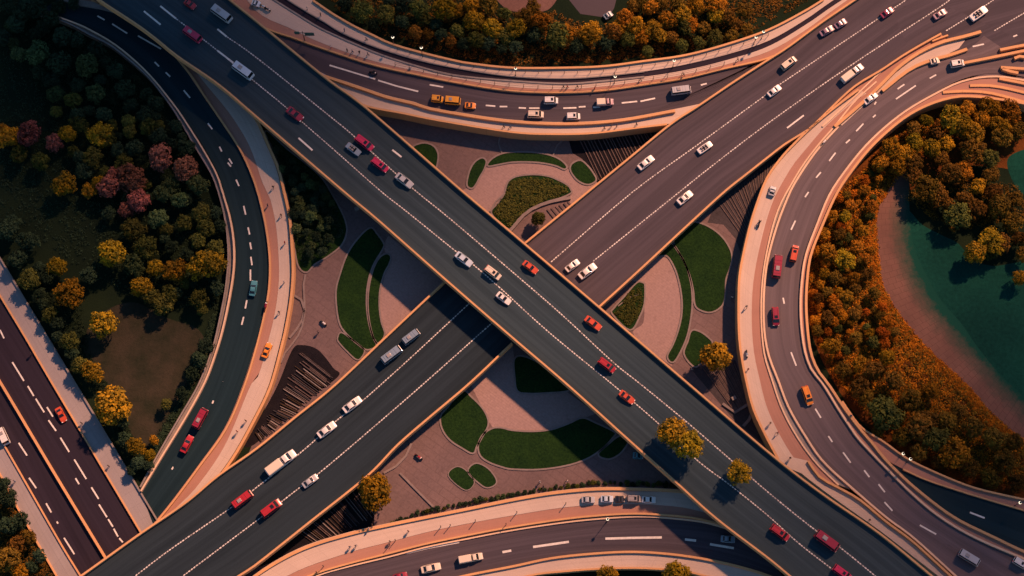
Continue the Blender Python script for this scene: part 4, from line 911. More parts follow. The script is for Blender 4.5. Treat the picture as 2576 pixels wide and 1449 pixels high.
def kit_coupe():
    bm = bmesh.new(); loft(bm, [body_ring(-2.1, .72, .80, .40), body_ring(-2.0, .82, .90, .30), body_ring(-1.2, .92, .95), body_ring(-.2, .86, .90), body_ring(.9, .90, .88), body_ring(1.6, .86, .76), body_ring(2.05, .72, .62, .32), body_ring(2.15, .5, .52, .4)])
    c = (-1.6, -.75, -.05, .85, .74, .55, .90, 1.27); cabin(bm, *c)
    k = [('body', mesh_of('body', bm), (0, 0, 0))]; panes(k, *c); finish(k, (-1.3, 1.3), .83, 2.0, -2.03, .55, .60); return k, 4.25
def kit_van():
    bm = bmesh.new(); loft(bm, [body_ring(-2.45, .84, 1.0, .40), body_ring(-2.38, .92, 1.08, .30), body_ring(-.4, .95, 1.08), body_ring(1.4, .93, 1.06), body_ring(2.2, .86, .92, .3), body_ring(2.45, .74, .74, .4)])
    c = (-2.36, -2.12, 1.0, 1.75, .90, .76, 1.06, 1.86); cabin(bm, *c)
    for y in (-.45, .45): box(bm, (-.6, y, 1.89), (2.4, .05, .05))
    k = [('body', mesh_of('body', bm), (0, 0, 0))]; panes(k, *c)
    bm = bmesh.new(); box(bm, (.35, 0, 1.885), (.75, .8, .02)); k.append(('sunroof', mesh_of('sunroof', bm, M['glass']), (0, 0, 0)))
    finish(k, (-1.5, 1.55), .85, 2.36, -2.42, .62, .72, 1.0); return k, 4.9
def kit_bus():
    bm = bmesh.new(); loft(bm, [body_ring(-2.75, .90, 1.15, .40), body_ring(-2.68, .98, 1.25, .32), body_ring(0, 1.0, 1.28), body_ring(2.3, .98, 1.22), body_ring(2.7, .92, 1.05, .32), body_ring(2.78, .80, .85, .4)])
    c = (-2.68, -2.5, 2.15, 2.6, .95, .84, 1.22, 2.25); cabin(bm, *c)
    for x in (-1.9, -1.15, -.4, .35, 1.1): box(bm, (x, 0, 2.265), (.08, 1.55, .03))
    k = [('body', mesh_of('body', bm), (0, 0, 0))]; panes(k, *c)
    bm = bmesh.new(); box(bm, (-.75, 0, 2.34), (1.1, .9, .16), 0, .85); k.append(('roof_unit', mesh_of('roof_unit', bm, PAINT['grey']), (0, 0, 0)))
    finish(k, (-1.75, 1.8), .9, 2.72, -2.72, .68, .75, 1.0); return k, 5.55
def kit_pickup():
    bm = bmesh.new(); loft(bm, [body_ring(-3.5, .90, .92, .42), body_ring(-3.42, .95, 1.0, .35), body_ring(0, .97, 1.0), body_ring(2.3, .94, 1.0), body_ring(3.2, .86, .88, .34), body_ring(3.45, .72, .72, .42)])
    c = (.35, .65, 1.55, 2.35, .86, .72, 1.0, 1.72); cabin(bm, *c)
    k = [('body', mesh_of('body', bm), (0, 0, 0))]; panes(k, *c)
    bm = bmesh.new(); loft(bm, [[(x, -w, .98), (x, -w, z - .15), (x, -w * .86, z), (x, w * .86, z), (x, w, z - .15), (x, w, .98)] for x, w, z in ((-3.42, .88, 1.62), (-3.3, .92, 1.75), (-.05, .92, 1.75), (.12, .86, 1.6))])
    k.append(('load_cover', mesh_of('load_cover', bm, PAINT['cream']), (0, 0, 0)))
    finish(k, (-2.2, 2.2), .87, 3.36, -3.46, .62, .75, .9); return k, 6.95
def kit_convertible():
    bm = bmesh.new(); loft(bm, [body_ring(-2.15, .70, .74, .40), body_ring(-2.05, .80, .86, .30), body_ring(-1.3, .88, .90), body_ring(-.2, .88, .88), body_ring(.9, .88, .88), body_ring(1.7, .84, .78), body_ring(2.1, .7, .66, .32)])
    k = [('body', mesh_of('body', bm), (0, 0, 0))]
    bm = bmesh.new(); box(bm, (-.35, 0, .90), (1.75, 1.3, .04), 0, .95); k.append(('cockpit', mesh_of('cockpit', bm, M['glass']), (0, 0, 0)))
    for x in (-.75, .05):
        for y in (-.34, .34):
            bm = bmesh.new(); box(bm, (x, y, 1.0), (.42, .46, .18), 0, .85); box(bm, (x - .24, y, 1.13), (.14, .44, .42), 0, .85); k.append(('seat', mesh_of('seat', bm, PAINT['grey']), (0, 0, 0)))
    bm = bmesh.new(); P = [(.75, -.62, .92), (.75, .62, .92), (.48, .55, 1.25), (.48, -.55, 1.25)]; quad(bm, P); quad(bm, [(p[0] - .02, p[1], p[2]) for p in P][::-1]); k.append(('windscreen', mesh_of('windscreen', bm, M['glass']), (0, 0, 0)))
    finish(k, (-1.3, 1.3), .81, 2.0, -2.07, .52, .6); return k, 4.25
def kit_motorcycle():
    bm = bmesh.new(); loft(bm, [[(x, -w, z0), (x, w, z0), (x, w * .8, z1), (x, -w * .8, z1)] for x, w, z0, z1 in ((-.85, .06, .6, .82), (-.4, .15, .4, .84), (.1, .2, .32, .95), (.45, .16, .45, 1.0), (.65, .06, .7, .95))])
    tube(bm, (.55, 0, .95), (.8, 0, .33), .035); tube(bm, (.42, -.36, 1.05), (.5, 0, 1.0), .025); tube(bm, (.42, .36, 1.05), (.5, 0, 1.0), .025)
    k = [('body', mesh_of('body', bm), (0, 0, 0))]
    bm = bmesh.new(); box(bm, (-.42, 0, .88), (.7, .26, .08), 0, .85); k.append(('seat', mesh_of('seat', bm, M['tyre']), (0, 0, 0)))
    for x in (-.72, .8): k.append(('wheel', WHEEL, (x, 0, .33)))
    k.append(('headlight', HEAD, (.66, 0, .9))); return k, 2.1
KITS = dict(sedan=kit_sedan, coupe=kit_coupe, van=kit_van, bus=kit_bus, pickup=kit_pickup, convertible=kit_convertible, motorcycle=kit_motorcycle)
NAMES = dict(sedan=('sedan_car', 'car'), coupe=('coupe_car', 'car'), van=('van', 'van'), bus=('minibus', 'minibus'), pickup=('pickup_truck', 'truck'), convertible=('open_car', 'car'), motorcycle=('motorcycle', 'motorcycle'))
def vehicle(kind, x, y, L, ang, paint, z, label, group=None):
    if kind not in KIT: KIT[kind] = KITS[kind]()
    kit, nom = KIT[kind]
    p = W(x, y, z + .7); f = L * S / nom * .96
    name, cat = NAMES[kind]
    r = empty(name, (p.x, p.y, z + .006), R(-ang)); tag(r, label, cat, group)
    g = min(1.12, max(.86, f)); r.scale = (f, g, g)
    for part in kit:
        me = part[1]
        o = bpy.data.objects.new(part[0], me); COL.objects.link(o); o.parent = r; o.location = part[2]
        if part[0] == 'body':
            o.material_slots[0].link = 'OBJECT'; o.material_slots[0].material = PAINT[paint]
        if len(part) > 3:
            q = bpy.data.objects.new('rim', part[3][0]); COL.objects.link(q); q.parent = o
    return r
GM, GL, GR, GT, GB = 'vehicles on the high overpass', 'vehicles on the long overpass', 'vehicles on the loop road', 'vehicles on the upper curved road', 'vehicles by the bottom curved road'
for v in [
    ('sedan', 478, 10, 34, 37, 'red', ZM, 'red car cut by the top edge on the high overpass', GM),
    ('bus', 558, 36, 62, 37, 'silver', ZM, 'long silver minibus nearest the top edge of the high overpass', GM),
    ('bus', 485, 88, 56, 37, 'magenta', ZM, 'dark pink minibus beside the wood-side edge of the high overpass', GM),
    ('bus', 612, 179, 62, 37, 'paleblue', ZM, 'pale silver-white minibus following a dotted line of the high overpass', GM),
    ('coupe', 742, 287, 50, 38, 'crimson', ZM, 'crimson coupe alone on the lower dotted line of the high overpass', GM),
    ('van', 917, 360, 54, 38, 'magenta', ZM, 'dark pink van abreast of the open grey-blue car', GM),
    ('convertible', 889, 375, 44, 38, 'greyblue', ZM, 'open grey-blue car beside the dark pink van', GM),
    ('van', 956, 415, 50, 38, 'magenta', ZM, 'dark pink van between another pink van and the silver sedan', GM),
    ('sedan', 1017, 454, 52, 38, 'silver', ZM, 'silver sedan on the dotted line behind two pink vans', GM),
    ('sedan', 1167, 652, 50, 38, 'paleblue', ZM, 'pale blue sedan near the crossing of the overpasses', GM),
    ('van', 1240, 686, 46, 38, 'cream', ZM, 'slim cream van near the crossing of the overpasses', GM),
    ('coupe', 1267, 750, 42, 38, 'white', ZM, 'white car with round rear on the lower dotted line', GM),
    ('sedan', 1334, 672, 44, 38, 'orangered', ZM, 'orange-red car with pale roof nearest the two white cars', GM),
    ('sedan', 1492, 813, 48, 38, 'orangered', ZM, 'orange-red car near the edge above the wedge lawn', GM),
    ('van', 1527, 919, 48, 38, 'red', ZM, 'bright red van between the two dotted lines', GM),
    ('coupe', 1577, 999, 44, 38, 'orangered', ZM, 'orange-red coupe just before the golden trees', GM),
    ('van', 1962, 1340, 52, 37, 'red', ZM, 'red van near the lower end of the high overpass', GM),
    ('bus', 2080, 1361, 66, 37, 'crimson', ZM, 'long crimson minibus near the lower end of the high overpass', GM),
    ('van', 2119, 1441, 50, 37, 'magenta', ZM, 'dark pink van cut by the bottom edge', GM),
    ('bus', 1034, 848, 50, -38, 'greyblue', ZL, 'grey-blue minibus ahead in the pair on the long overpass', GL),
    ('bus', 985, 893, 60, -38, 'greyblue', ZL, 'longer grey-blue minibus behind in the pair on the long overpass', GL),
    ('sedan', 886, 1018, 54, -38, 'white', ZL, 'white car with dark windows, upper of two on the dotted line', GL),
    ('sedan', 822, 1081, 54, -38, 'white', ZL, 'white car with dark windows, just above the covered pickup', GL),
    ('pickup', 707, 1164, 88, -38, 'white', ZL, 'white pickup with long cream load cover, largest on the lower span', GL),
    ('sedan', 780, 1210, 44, -37, 'silver', ZL, 'silver car on the lower dotted line near the round golden tree', GL),
    ('van', 682, 1279, 58, -38, 'red', ZL, 'red van nearer the lower parapet of the long overpass', GL),
    ('bus', 610, 1257, 58, -38, 'red', ZL, 'long red vehicle on the upper dotted line of the lower span', GL),
    ('sedan', 1440, 668, 42, -38, 'white', ZL, 'shorter white car of the pair beside the high overpass', GL),
    ('sedan', 1478, 682, 54, -38, 'white', ZL, 'longer white car of the pair beside the high overpass', GL),
    ('coupe', 1723, 497, 48, -40, 'white', ZL, 'rounded white car near the lower parapet of the long overpass', GL),
    ('sedan', 1625, 409, 50, -40, 'white', ZL, 'white car near the upper parapet of the long overpass', GL),
    ('convertible', 1773, 371, 44, -36, 'white', ZL, 'open white car touching the upper dotted line', GL),
    ('sedan', 1948, 228, 42, -38, 'white', ZL, 'small white car beside the upper dotted line before the merge', GL),
    ('van', 1984, 159, 48, -38, 'cream', ZL, 'cream van near the end of the upper curved road', GL),
    ('pickup', 2144, 184, 72, -38, 'white', ZL, 'white pickup with cream load cover beside the median', GL),
    ('sedan', 2080, 77, 42, -30, 'mauve', ZL, 'mauve car following close behind another mauve car', GL),
    ('sedan', 2115, 59, 36, -33, 'mauve', ZL, 'mauve-grey car leading another mauve car at the top', GL),
    ('sedan', 2232, 31, 40, -36, 'darkpink', ZL, 'dusky pink car on the dotted line at the top', GL),
    ('coupe', 2365, 35, 40, -32, 'pinkgrey', ZL, 'pinkish grey car at the top between two dotted lines', GL),
    ('convertible', 2462, 34, 54, -36, 'white', ZL, 'long open white car at the top of the merge', GL),
    ('sedan', 2190, 247, 44, -38, 'white', ZR, 'white car hugging the median kerb of the loop road', GR),
    ('motorcycle', 2072, 358, 22, -45, 'white', ZR + .14, 'white motorcycle on the curb of the loop road', GR),
    ('coupe', 1943, 480, 27, -72, 'silver', ZR + .14, 'small silver car on the sandy loop walkway', GR),
    ('van', 1998, 638, 46, -76, 'orangered', ZR, 'orange-red van nearest the heath on the loop road', GR),
    ('bus', 1955, 671, 64, -82, 'crimson', ZR, 'long crimson minibus beside the orange-red van', GR),
    ('van', 1951, 796, 48, 88, 'crimson', ZR, 'crimson van alone below the crimson minibus', GR),
    ('van', 2031, 995, 50, 73, 'orange', ZR, 'orange van on the loop road beside the heath', GR),
    ('bus', 2438, 1403, 56, 32, 'silver', ZR, 'long silver vehicle near the lower corner of the loop road', GR),
    ('van', 2568, 1417, 40, 32, 'white', ZR, 'white van cut by the frame edge of the loop road', GR),
    ('van', 2408, 160, 38, -10, 'white', ZR, 'white van at the end of the long straight barrier', GR),
    ('coupe', 2352, 153, 26, -12, 'cream', ZR, 'tiny cream car beside the orange wedge barrier', GR),
    ('van', 1100, 249, 32, 6, 'yellow', ZT, 'yellow boxy truck, rear one of three yellow vehicles', GT),
    ('bus', 1139, 254, 42, 5, 'yellow', ZT, 'yellow minibus, middle one of three yellow vehicles', GT),
    ('coupe', 1183, 265, 30, 5, 'orange', ZT, 'small orange-yellow car, front one of three yellow vehicles', GT),
    ('van', 1386, 253, 38, 0, 'white', ZT, 'white van in the far lane of the upper road', GT),
    ('van', 1347, 288, 44, 1, 'cream', ZT, 'cream van close to the orange parapet of the upper road', GT),
    ('van', 1442, 293, 37, -2, 'white', ZT, 'white van tight against the orange parapet of the upper road', GT),
    ('pickup', 1522, 257, 46, -4, 'pinkgrey', ZT, 'dusty pink truck with a load in the middle of the upper road', GT),
    ('bus', 1713, 228, 54, -8, 'silver', ZT, 'long silver-black vehicle near the end of the upper road', GT),
    ('motorcycle', 938, 182, 22, 17, 'black', ZT, 'black motorcycle beside the long white line of the upper road', GT),
    ('sedan', 637, 725, 42, -82, 'teal', 1.5, 'teal car alone on the dark curved road', 'vehicles on the dark curved road'),
    ('bus', 504, 1053, 56, -64, 'crimson', 1.38, 'long crimson vehicle, upper one of the pair on the dark curved road', 'vehicles on the dark curved road'),
    ('sedan', 470, 1117, 48, -64, 'red', 1.15, 'red car, lower one of the pair on the dark curved road', 'vehicles on the dark curved road'),
    ('coupe', 671, 881, 42, -70, 'orange', 1.62, 'bright orange car parked on the curved walkway', 'vehicles on the dark curved road'),
    ('coupe', 153, 1043, 42, 60, 'orangered', .12, 'red coupe alone on the dual carriageway', 'vehicles on the dual carriageway'),
    ('bus', 9, 1098, 46, 62, 'white', .12, 'long white vehicle at the frame edge of the dual carriageway', 'vehicles on the dual carriageway'),
    ('sedan', 1480, 1257, 34, 0, 'silver', ZB + .15, 'pale car, rearmost of the row parked on the sandy walkway', GB),
    ('sedan', 1527, 1255, 32, 0, 'paleblue', ZB + .15, 'pale blue car ahead of the black car in the parked row', GB),
    ('coupe', 1559, 1256, 24, 1, 'black', ZB + .15, 'small black car in the middle of the parked row', GB),
    ('van', 1595, 1255, 36, 1, 'grey', ZB + .15, 'grey box van in the parked row on the sandy walkway', GB),
    ('sedan', 1632, 1257, 36, 2, 'white', ZB + .15, 'white car at the front of the parked row', GB),
    ('sedan', 1831, 1356, 36, 5, 'greyblue', ZB, 'grey-blue car coming out from under the high overpass', GB),
    ('sedan', 1084, 1429, 50, -13, 'cream', ZB, 'cream car on the bottom road behind the cream pickup', GB),
    ('pickup', 1184, 1404, 62, -11, 'cream', ZB, 'cream pickup with covered load on the bottom road', GB),
    ('sedan', 1007, 1450, 36, -14, 'crimson', ZB, 'dark red car cut by the bottom edge of the bottom road', GB),
    ('coupe', 1605, 1146, 27, 5, 'teal', .02, 'small teal car alone on the southern plaza', None),
    ('coupe', 644, 8, 24, 20, 'paleblue', ZT + .2, 'small pale blue car parked on the second walkway at the top', None),
    ('motorcycle', 660, 14, 20, 25, 'paleblue', ZT + .2, 'pale blue motorcycle behind the small parked car', None),
    ('motorcycle', 672, 22, 20, 25, 'black', ZT + .2, 'dark motorcycle, last of the parked row at the top', None),
    ('motorcycle', 1910, 563, 22, -75, 'black', ZR + .16, 'dark motorcycle on the sandy loop walkway', None),
    ('motorcycle', 1879, 889, 22, 85, 'greyblue', ZR + .16, 'grey motorcycle standing on the sandy loop walkway', None),
    ('motorcycle', 813, 811, 22, 40, 'white', .02, 'pale motorcycle parked on the western plaza', None),
    ('coupe', 1530, 38, 26, -35, 'greyblue', .03, 'grey-blue car half hidden behind the golden grove', None),
    ('motorcycle', 1053, 1148, 24, 35, 'red', .02, 'red motorcycle parked on the southern plaza', None),
    ('motorcycle', 668, 772, 30, -78, 'crimson', 1.62, 'crimson motorcycle beside the kerb of the dark curved road', None),
]: vehicle(*v)

# ------------------------------------------------------------------ people
def person_mesh(pose):
    """one continuous skinned body; z up, facing +x"""
    J = {'pelvis': (0, 0, .95, .15), 'belly': (0, 0, 1.12, .15), 'chest': (.01, 0, 1.34, .165), 'neck': (.01, 0, 1.52, .062), 'head': (.03, 0, 1.62, .095), 'crown': (.03, 0, 1.72, .085)}
    E = [('pelvis', 'belly'), ('belly', 'chest'), ('chest', 'neck'), ('neck', 'head'), ('head', 'crown')]
    st = {'stand': 0, 'walk': .30, 'sit': 0}[pose]
    for s, sg in (('l', 1), ('r', -1)):
        d = st * sg
        J.update({'sh' + s: (0, .19 * sg, 1.42, .07), 'el' + s: (-d * .5, .25 * sg, 1.15, .05), 'wr' + s: (-d * .7 + .08, .25 * sg, .92, .035), 'ha' + s: (-d * .7 + .1, .245 * sg, .82, .042),
                  'hip' + s: (0, .1 * sg, .88, .1), 'kn' + s: (d * .55 + .03, .1 * sg, .5, .072), 'an' + s: (d - .05, .1 * sg, .09, .05), 'to' + s: (d + .12, .11 * sg, .05, .045)})
        if pose == 'sit':
            J.update({'kn' + s: (.42, .2 * sg, .88, .072), 'an' + s: (.3, .2 * sg, .47, .05), 'to' + s: (.46, .2 * sg, .42, .045), 'el' + s: (.25, .28 * sg, 1.2, .05), 'wr' + s: (.48, .28 * sg, 1.16, .035), 'ha' + s: (.58, .27 * sg, 1.14, .042)})
        E += [('chest', 'sh' + s), ('sh' + s, 'el' + s), ('el' + s, 'wr' + s), ('wr' + s, 'ha' + s), ('pelvis', 'hip' + s), ('hip' + s, 'kn' + s), ('kn' + s, 'an' + s), ('an' + s, 'to' + s)]
    K = list(J); me = bpy.data.meshes.new('person'); me.from_pydata([J[k][:3] for k in K], [(K.index(a), K.index(b)) for a, b in E], [])
    o = bpy.data.objects.new('person', me); COL.objects.link(o)
    md = o.modifiers.new('skin', 'SKIN'); md.use_smooth_shade = True
    for i, k in enumerate(K):
        me.skin_vertices[0].data[i].radius = (J[k][3], J[k][3] * (1.25 if k in ('pelvis', 'belly', 'chest') else 1)); me.skin_vertices[0].data[i].use_root = (k == 'pelvis')
    o.modifiers.new('sub', 'SUBSURF').levels = 1
    bpy.context.view_layer.update()
    ev = bpy.data.meshes.new_from_object(o.evaluated_get(bpy.context.evaluated_depsgraph_get()))
    bpy.data.objects.remove(o); bpy.data.meshes.remove(me)
    ev.materials.clear()
    for _ in range(4): ev.materials.append(None)
    for p in ev.polygons:
        c = p.center
        if c.z > 1.66 or (c.z > 1.56 and c.x < .0): p.material_index = 3
        elif c.z > 1.5 or (pose != 'sit' and c.z < .88 and abs(c.y) > .19) or (pose == 'sit' and c.x > .5 and c.z > 1.05): p.material_index = 2
        elif c.z > (1.0): p.material_index = 0
        else: p.material_index = 1
    ev.name = 'person'; return ev
PM = {k: person_mesh(k) for k in ('stand', 'walk', 'sit')}
CL = {k: plain('cloth_' + k, c, .8) for k, c in dict(white=(.55, .53, .5), dark=(.02, .022, .03), grey=(.12, .12, .13), blue=(.05, .11, .2), red=(.3, .03, .03), tan=(.3, .2, .12), skin=(.35, .2, .14), hair=(.025, .018, .012)).items()}
def person(x, y, z, pose, rz, shirt, legs, label, scale=1.0, group=None):
    p = W(x, y, z + .85)
    o = bpy.data.objects.new('person', PM[pose]); COL.objects.link(o); o.location = (p.x, p.y, z); o.rotation_euler = (0, 0, rz); o.scale = (scale,) * 3
    for i, m in enumerate((CL[shirt], CL[legs], CL['skin'], CL['hair'])):
        o.material_slots[i].link = 'OBJECT'; o.material_slots[i].material = m
    return tag(o, label, 'person', group)
zt, zw, zr, zb = ZT + .15, 1.66, ZR + .14, ZB + .15
for a in [
    (1267, 318, zt, 'walk', 3.1, 'dark', 'dark', 'left walker of the dark pair on the plaza side of the upper road'),
    (1283, 319, zt, 'walk', 3.1, 'blue', 'dark', 'right walker of the dark pair on the plaza side of the upper road'),
    (1520, 322, zt, 'walk', 0, 'dark', 'dark', 'dark-clad walker alone right of the white van by the parapet'),
    (1538, 316, zt, 'stand', 1, 'grey', 'grey', 'grey-clad person, left of two standing on the upper plaza walkway'),
    (1552, 315, zt, 'stand', 2, 'grey', 'grey', 'grey-clad person, right of two standing on the upper plaza walkway'),
    (1601, 312, zt, 'walk', 0, 'dark', 'dark', 'dark-clad walker near the end of the upper plaza walkway'),
    (873, 126, zt, 'stand', 1, 'grey', 'dark', 'grey-shirted person near the bicycle group on the second walkway'),
    (886, 129, zt, 'walk', 0, 'blue', 'dark', 'blue-shirted walker beside a grey-shirted person on second walkway'),
    (904, 131, zt, 'stand', 2, 'dark', 'dark', 'dark-clad person standing right of the blue-shirted walker'),
    (925, 136, zt, 'walk', 0, 'grey', 'grey', 'all-grey walker on the second walkway right of the group'),
    (832, 117, zt, 'stand', 0, 'white', 'red', 'white-shirted person beside the kerb of the second walkway'),
    (772, 21, zt, 'stand', 0, 'white', 'dark', 'white-shirted person on the outermost walkway at the top'),
    (806, 36, zt, 'stand', 0, 'dark', 'dark', 'dark-clad person on the outermost walkway at the top'),
    (866, 75, zt, 'stand', 0, 'blue', 'dark', 'blue-shirted person on the outermost walkway'),
    (921, 98, zt, 'walk', 0, 'grey', 'dark', 'grey-shirted walker on the outermost walkway'),
    (1417, 218, zt, 'walk', 0, 'dark', 'dark', 'dark-clad walker, left of three on the second walkway above the vans'),
    (1427, 218, zt, 'walk', 0, 'red', 'dark', 'red-shirted walker, middle of three on the second walkway'),
    (1452, 217, zt, 'walk', 3, 'dark', 'dark', 'dark-clad walker, right of three on the second walkway'),
    (1496, 222, zt, 'stand', 3, 'red', 'dark', 'red-shirted person at the kerb of the upper road'),
    (1546, 186, zt, 'stand', 3, 'tan', 'dark', 'tan-shirted person beside a lamp on the outer walkway'),
    (1612, 200, zt, 'walk', 3, 'tan', 'grey', 'tan-shirted walker on the second walkway near the middle'),
    (1720, 187, zt, 'walk', 3, 'dark', 'dark', 'dark-clad walker near the far end of the second walkway'),
    (1856, 149, zt, 'walk', 3, 'grey', 'dark', 'grey-shirted walker where the walkway meets the long overpass'),
    (673, 516, zw, 'stand', 0, 'dark', 'blue', 'dark-clad person on the brown path of the dark curved road'),
    (707, 541, zw, 'walk', 1.5, 'tan', 'dark', 'tan-shirted walker on the upper part of the curved walkway'),
    (716, 610, zw, 'stand', 0, 'red', 'grey', 'red-shirted person on the curved walkway'),
    (714, 709, zw, 'stand', 0, 'white', 'grey', 'white-shirted person on the curved walkway'),
    (702, 785, zw, 'walk', 1.4, 'grey', 'dark', 'grey-shirted walker on the curved walkway above the orange car'),
    (687, 470, zw, 'walk', 1.4, 'dark', 'dark', 'dark-clad walker at the upper end of the curved walkway'),
    (618, 1058, 1.5, 'stand', 1, 'dark', 'dark', 'dark-clad person low on the curved walkway'),
    (596, 1085, 1.45, 'stand', 1, 'red', 'dark', 'red-shirted person lowest on the curved walkway'),
    (1878, 771, zr, 'walk', 1.5, 'grey', 'dark', 'grey-shirted walker on the loop walkway beside the kidney lawn'),
    (1882, 929, zr, 'stand', 1.5, 'red', 'tan', 'red-shirted person on the loop walkway'),
    (1938, 1064, zr, 'stand', 1, 'tan', 'dark', 'tan-shirted person on the loop walkway near the hooked kerb'),
    (1988, 1152, zr, 'stand', 1, 'dark', 'dark', 'dark-clad person on the sandy walkway beside the high overpass'),
    (1956, 1089, zr, 'walk', 2, 'red', 'dark', 'red-shirted walker low on the loop walkway'),
    (2188, 1308, zr, 'stand', 1, 'dark', 'dark', 'dark-clad person on the straight sandy walkway'),
    (2141, 1046, ZR + .15, 'stand', 1, 'blue', 'grey', 'blue-shirted person on the shoulder beside the trees'),
    (1740, 928, .02, 'walk', 0, 'white', 'blue', 'white-shirted walker below the wedge lawn beside the high overpass'),
    (1842, 748, .02, 'walk', 1, 'white', 'dark', 'white-shirted walker between kidney lawn and loop walkway'),
    (880, 1376, ZB + .15, 'walk', 1, 'blue', 'grey', 'blue-shirted walker, left of two on the sandy walkway'),
    (895, 1373, ZB + .15, 'walk', 1, 'grey', 'blue', 'grey-shirted walker, right of two on the sandy walkway'),
    (981, 1362, zb, 'stand', 1, 'dark', 'dark', 'dark-clad person standing beside a bollard on the sandy walkway'),
    (1027, 1336, zb, 'stand', 1, 'dark', 'red', 'dark-clad person in the middle of the sandy walkway'),
    (928, 1330, zb, 'stand', 0, 'white', 'blue', 'white-shirted person by the wall below the round golden tree'),
    (936, 1320, .02, 'stand', 0, 'tan', 'dark', 'tan-shirted person below the round golden tree'),
    (1358, 1212, .02, 'walk', 0, 'white', 'grey', 'white-shirted walker, left on the southern plaza edge'),
    (1367, 1223, .02, 'stand', 0, 'dark', 'blue', 'dark-clad person beside the shrub row on the plaza edge'),
    (1426, 1211, .02, 'walk', 2, 'white', 'tan', 'white-shirted walker, right on the southern plaza edge'),
    (797, 1440, ZB + .15, 'stand', 1, 'dark', 'dark', 'dark-clad person at the lower end of the sandy walkway'),
    (800, 835, .02, 'stand', 1, 'grey', 'dark', 'grey-shirted person below the parked pale motorcycle'),
    (78, 889, .27, 'stand', 1, 'dark', 'dark', 'dark-clad person on the broad grey pavement'),
    (205, 1064, .27, 'stand', 1, 'dark', 'dark', 'dark-clad person low on the broad grey pavement'),
    (273, 1172, .27, 'stand', 1, 'dark', 'grey', 'dark-clad person lowest on the broad grey pavement'),
    (36, 1210, .27, 'stand', 1, 'blue', 'blue', 'blue-clad person on the outer pavement'),
]: person(*a)
person(1911, 559, ZR + .14, 'sit', 1.3, 'dark', 'dark', 'dark-clad rider sitting on the motorcycle on the sandy walkway')
person(939, 181, ZT, 'sit', -.3, 'dark', 'dark', 'dark-clad rider sitting on the black motorcycle on the upper road')

# ------------------------------------------------------------------ street furniture
def lamp(x, y, z, label, h=5.0, group='street lamps along the upper walkways'):
    p = W(x, y, z); r = empty('street_lamp', p); tag(r, label, 'street lamp', group)
    bm = bmesh.new(); tube(bm, (0, 0, 0), (0, 0, .5), .16, .11, 10); tube(bm, (0, 0, .5), (0, 0, h), .075, .05, 8); link('pole', bm, M['pole'], r)
    bm = bmesh.new(); bmesh.ops.create_uvsphere(bm, u_segments=14, v_segments=9, radius=.32, matrix=Matrix.Translation((0, 0, h + .24))); link('lamp_globe', bm, M['globe'], r)
    bm = bmesh.new(); tube(bm, (0, 0, h - .08), (0, 0, h), .2, .2, 10); tube(bm, (0, 0, h + .5), (0, 0, h + .62), .26, .04, 10); link('lamp_cap', bm, M['pole'], r)
for x, y, z, l in [(991, 112, ZT, 'globe lamp nearest the dark grove end of the outer walkway'), (1062, 138, ZT, 'globe lamp by the grove right of the nearest one'), (1297, 190, ZT, 'globe lamp at the middle of the outer walkway'), (1545, 210, ZT, 'globe lamp beside the tan-shirted person'), (1692, 170, ZT, 'tall globe lamp below the golden grove'), (1896, 112, ZT, 'globe lamp, left of the pair near the long overpass'), (1915, 98, ZT, 'globe lamp, right of the pair near the long overpass'),
                   (2262, 1150, ZR, 'globe lamp, left of the pair beside the slip road'), (2280, 1163, ZR, 'globe lamp, right of the pair beside the slip road'), (1526, 1313, ZB, 'globe lamp beside the bottom curved road'), (2553, 1272, ZR, 'globe lamp at the frame edge of the slip road')]:
    lamp(x, y, z, l, 4.2)
def bollard(x, y, z, h=1.3):
    p = W(x, y, z); bm = bmesh.new(); tube(bm, (0, 0, 0), (0, 0, h), .09, .07, 8); bmesh.ops.create_uvsphere(bm, u_segments=8, v_segments=6, radius=.12, matrix=Matrix.Translation((0, 0, h)))
    return link('bollard', bm, M['pole'], None, p)
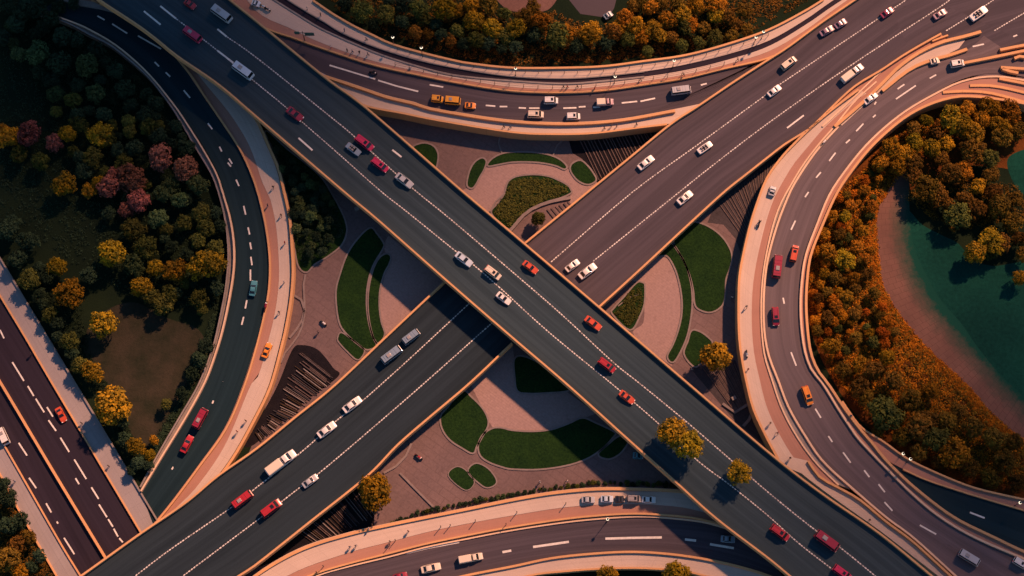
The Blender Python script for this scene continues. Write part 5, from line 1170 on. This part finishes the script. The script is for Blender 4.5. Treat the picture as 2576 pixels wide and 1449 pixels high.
for i, (x, y) in enumerate(pts('981,1371 995,1360 1109,1326 1133,1322 1196,1311 1273,1320 1300,1290 1423,1268 814,1425')):
    tag(bollard(x, y, ZB + .2, 1.9), ['short dark post by the standing dark-clad person', 'dark post just right of the standing dark-clad person', 'left post of the close pair on the sandy walkway', 'right post of the close pair on the sandy walkway', 'dark post alone right of the close pair', 'dark post in the verge by the bottom road', 'dark post at the bend of the sandy walkway', 'dark post left of the parked row of cars', 'dark post nearest the lower corner of the long overpass'][i], 'post', 'dark posts along the sandy walkway')
def railing(P, z, label, n, h=1.5):
    c = [W(p.x, p.y, z) for p in resample(smooth(P), n)]
    r = empty('railing', c[0]); tag(r, label, 'railing')
    for p in c:
        bm = bmesh.new(); tube(bm, p, p + Vector((0, 0, h)), .07, .06, 6); inv(link('post', bm, M['pole']), r)
    for hh in (.75, h):
        bm = bmesh.new()
        for a, b in zip(c, c[1:]): tube(bm, a + Vector((0, 0, hh)), b + Vector((0, 0, hh)), .03, .03, 5)
        inv(link('rail', bm, M['pole']), r)
railing(lerp_line(t0[6:16], t1[6:16], .55), ZT + .15, 'thin dark railing with posts along the outermost walkway', 30)
railing(lerp_line(t2[6:15], tb[8:17], .9), ZT + .15, 'thin dark railing with posts along the second walkway', 24, 1.9)
p = W(767, 103, ZT + .15); sg = empty('road_sign', p, 0); tag(sg, 'green road sign with two boards on one post beside the upper walkway', 'road sign')
bm = bmesh.new(); tube(bm, (0, 0, 0), (0, 0, 5.6), .12, .09, 8); tube(bm, (-1.6, 0, 4.9), (2.2, 0, 4.9), .06, .06, 6); link('post', bm, M['pole'], sg)
bm = bmesh.new(); box(bm, (-1.3, -.1, 5.0), (1.1, .08, 1.5)); link('board', bm, M['sign'], sg)
bm = bmesh.new(); box(bm, (1.5, -.1, 4.2), (2.2, .08, 1.6)); link('board', bm, M['sign'], sg)
# parapet post of the walkway on the plaza side and small boxes on the paving
for x, y, z, l in [(898, 527, 0.02, 'small pale utility box against the high overpass'), (1845, 1003, .02, 'small dark box beside the hooked kerb')]:
    p = W(x, y, z); bm = bmesh.new(); box(bm, (0, 0, .45), (.9, .7, .9), .5, .94); box(bm, (0, 0, .93), (1.0, .8, .06), .5); tag(link('utility_box', bm, M['conc'], None, p), l, 'utility box')
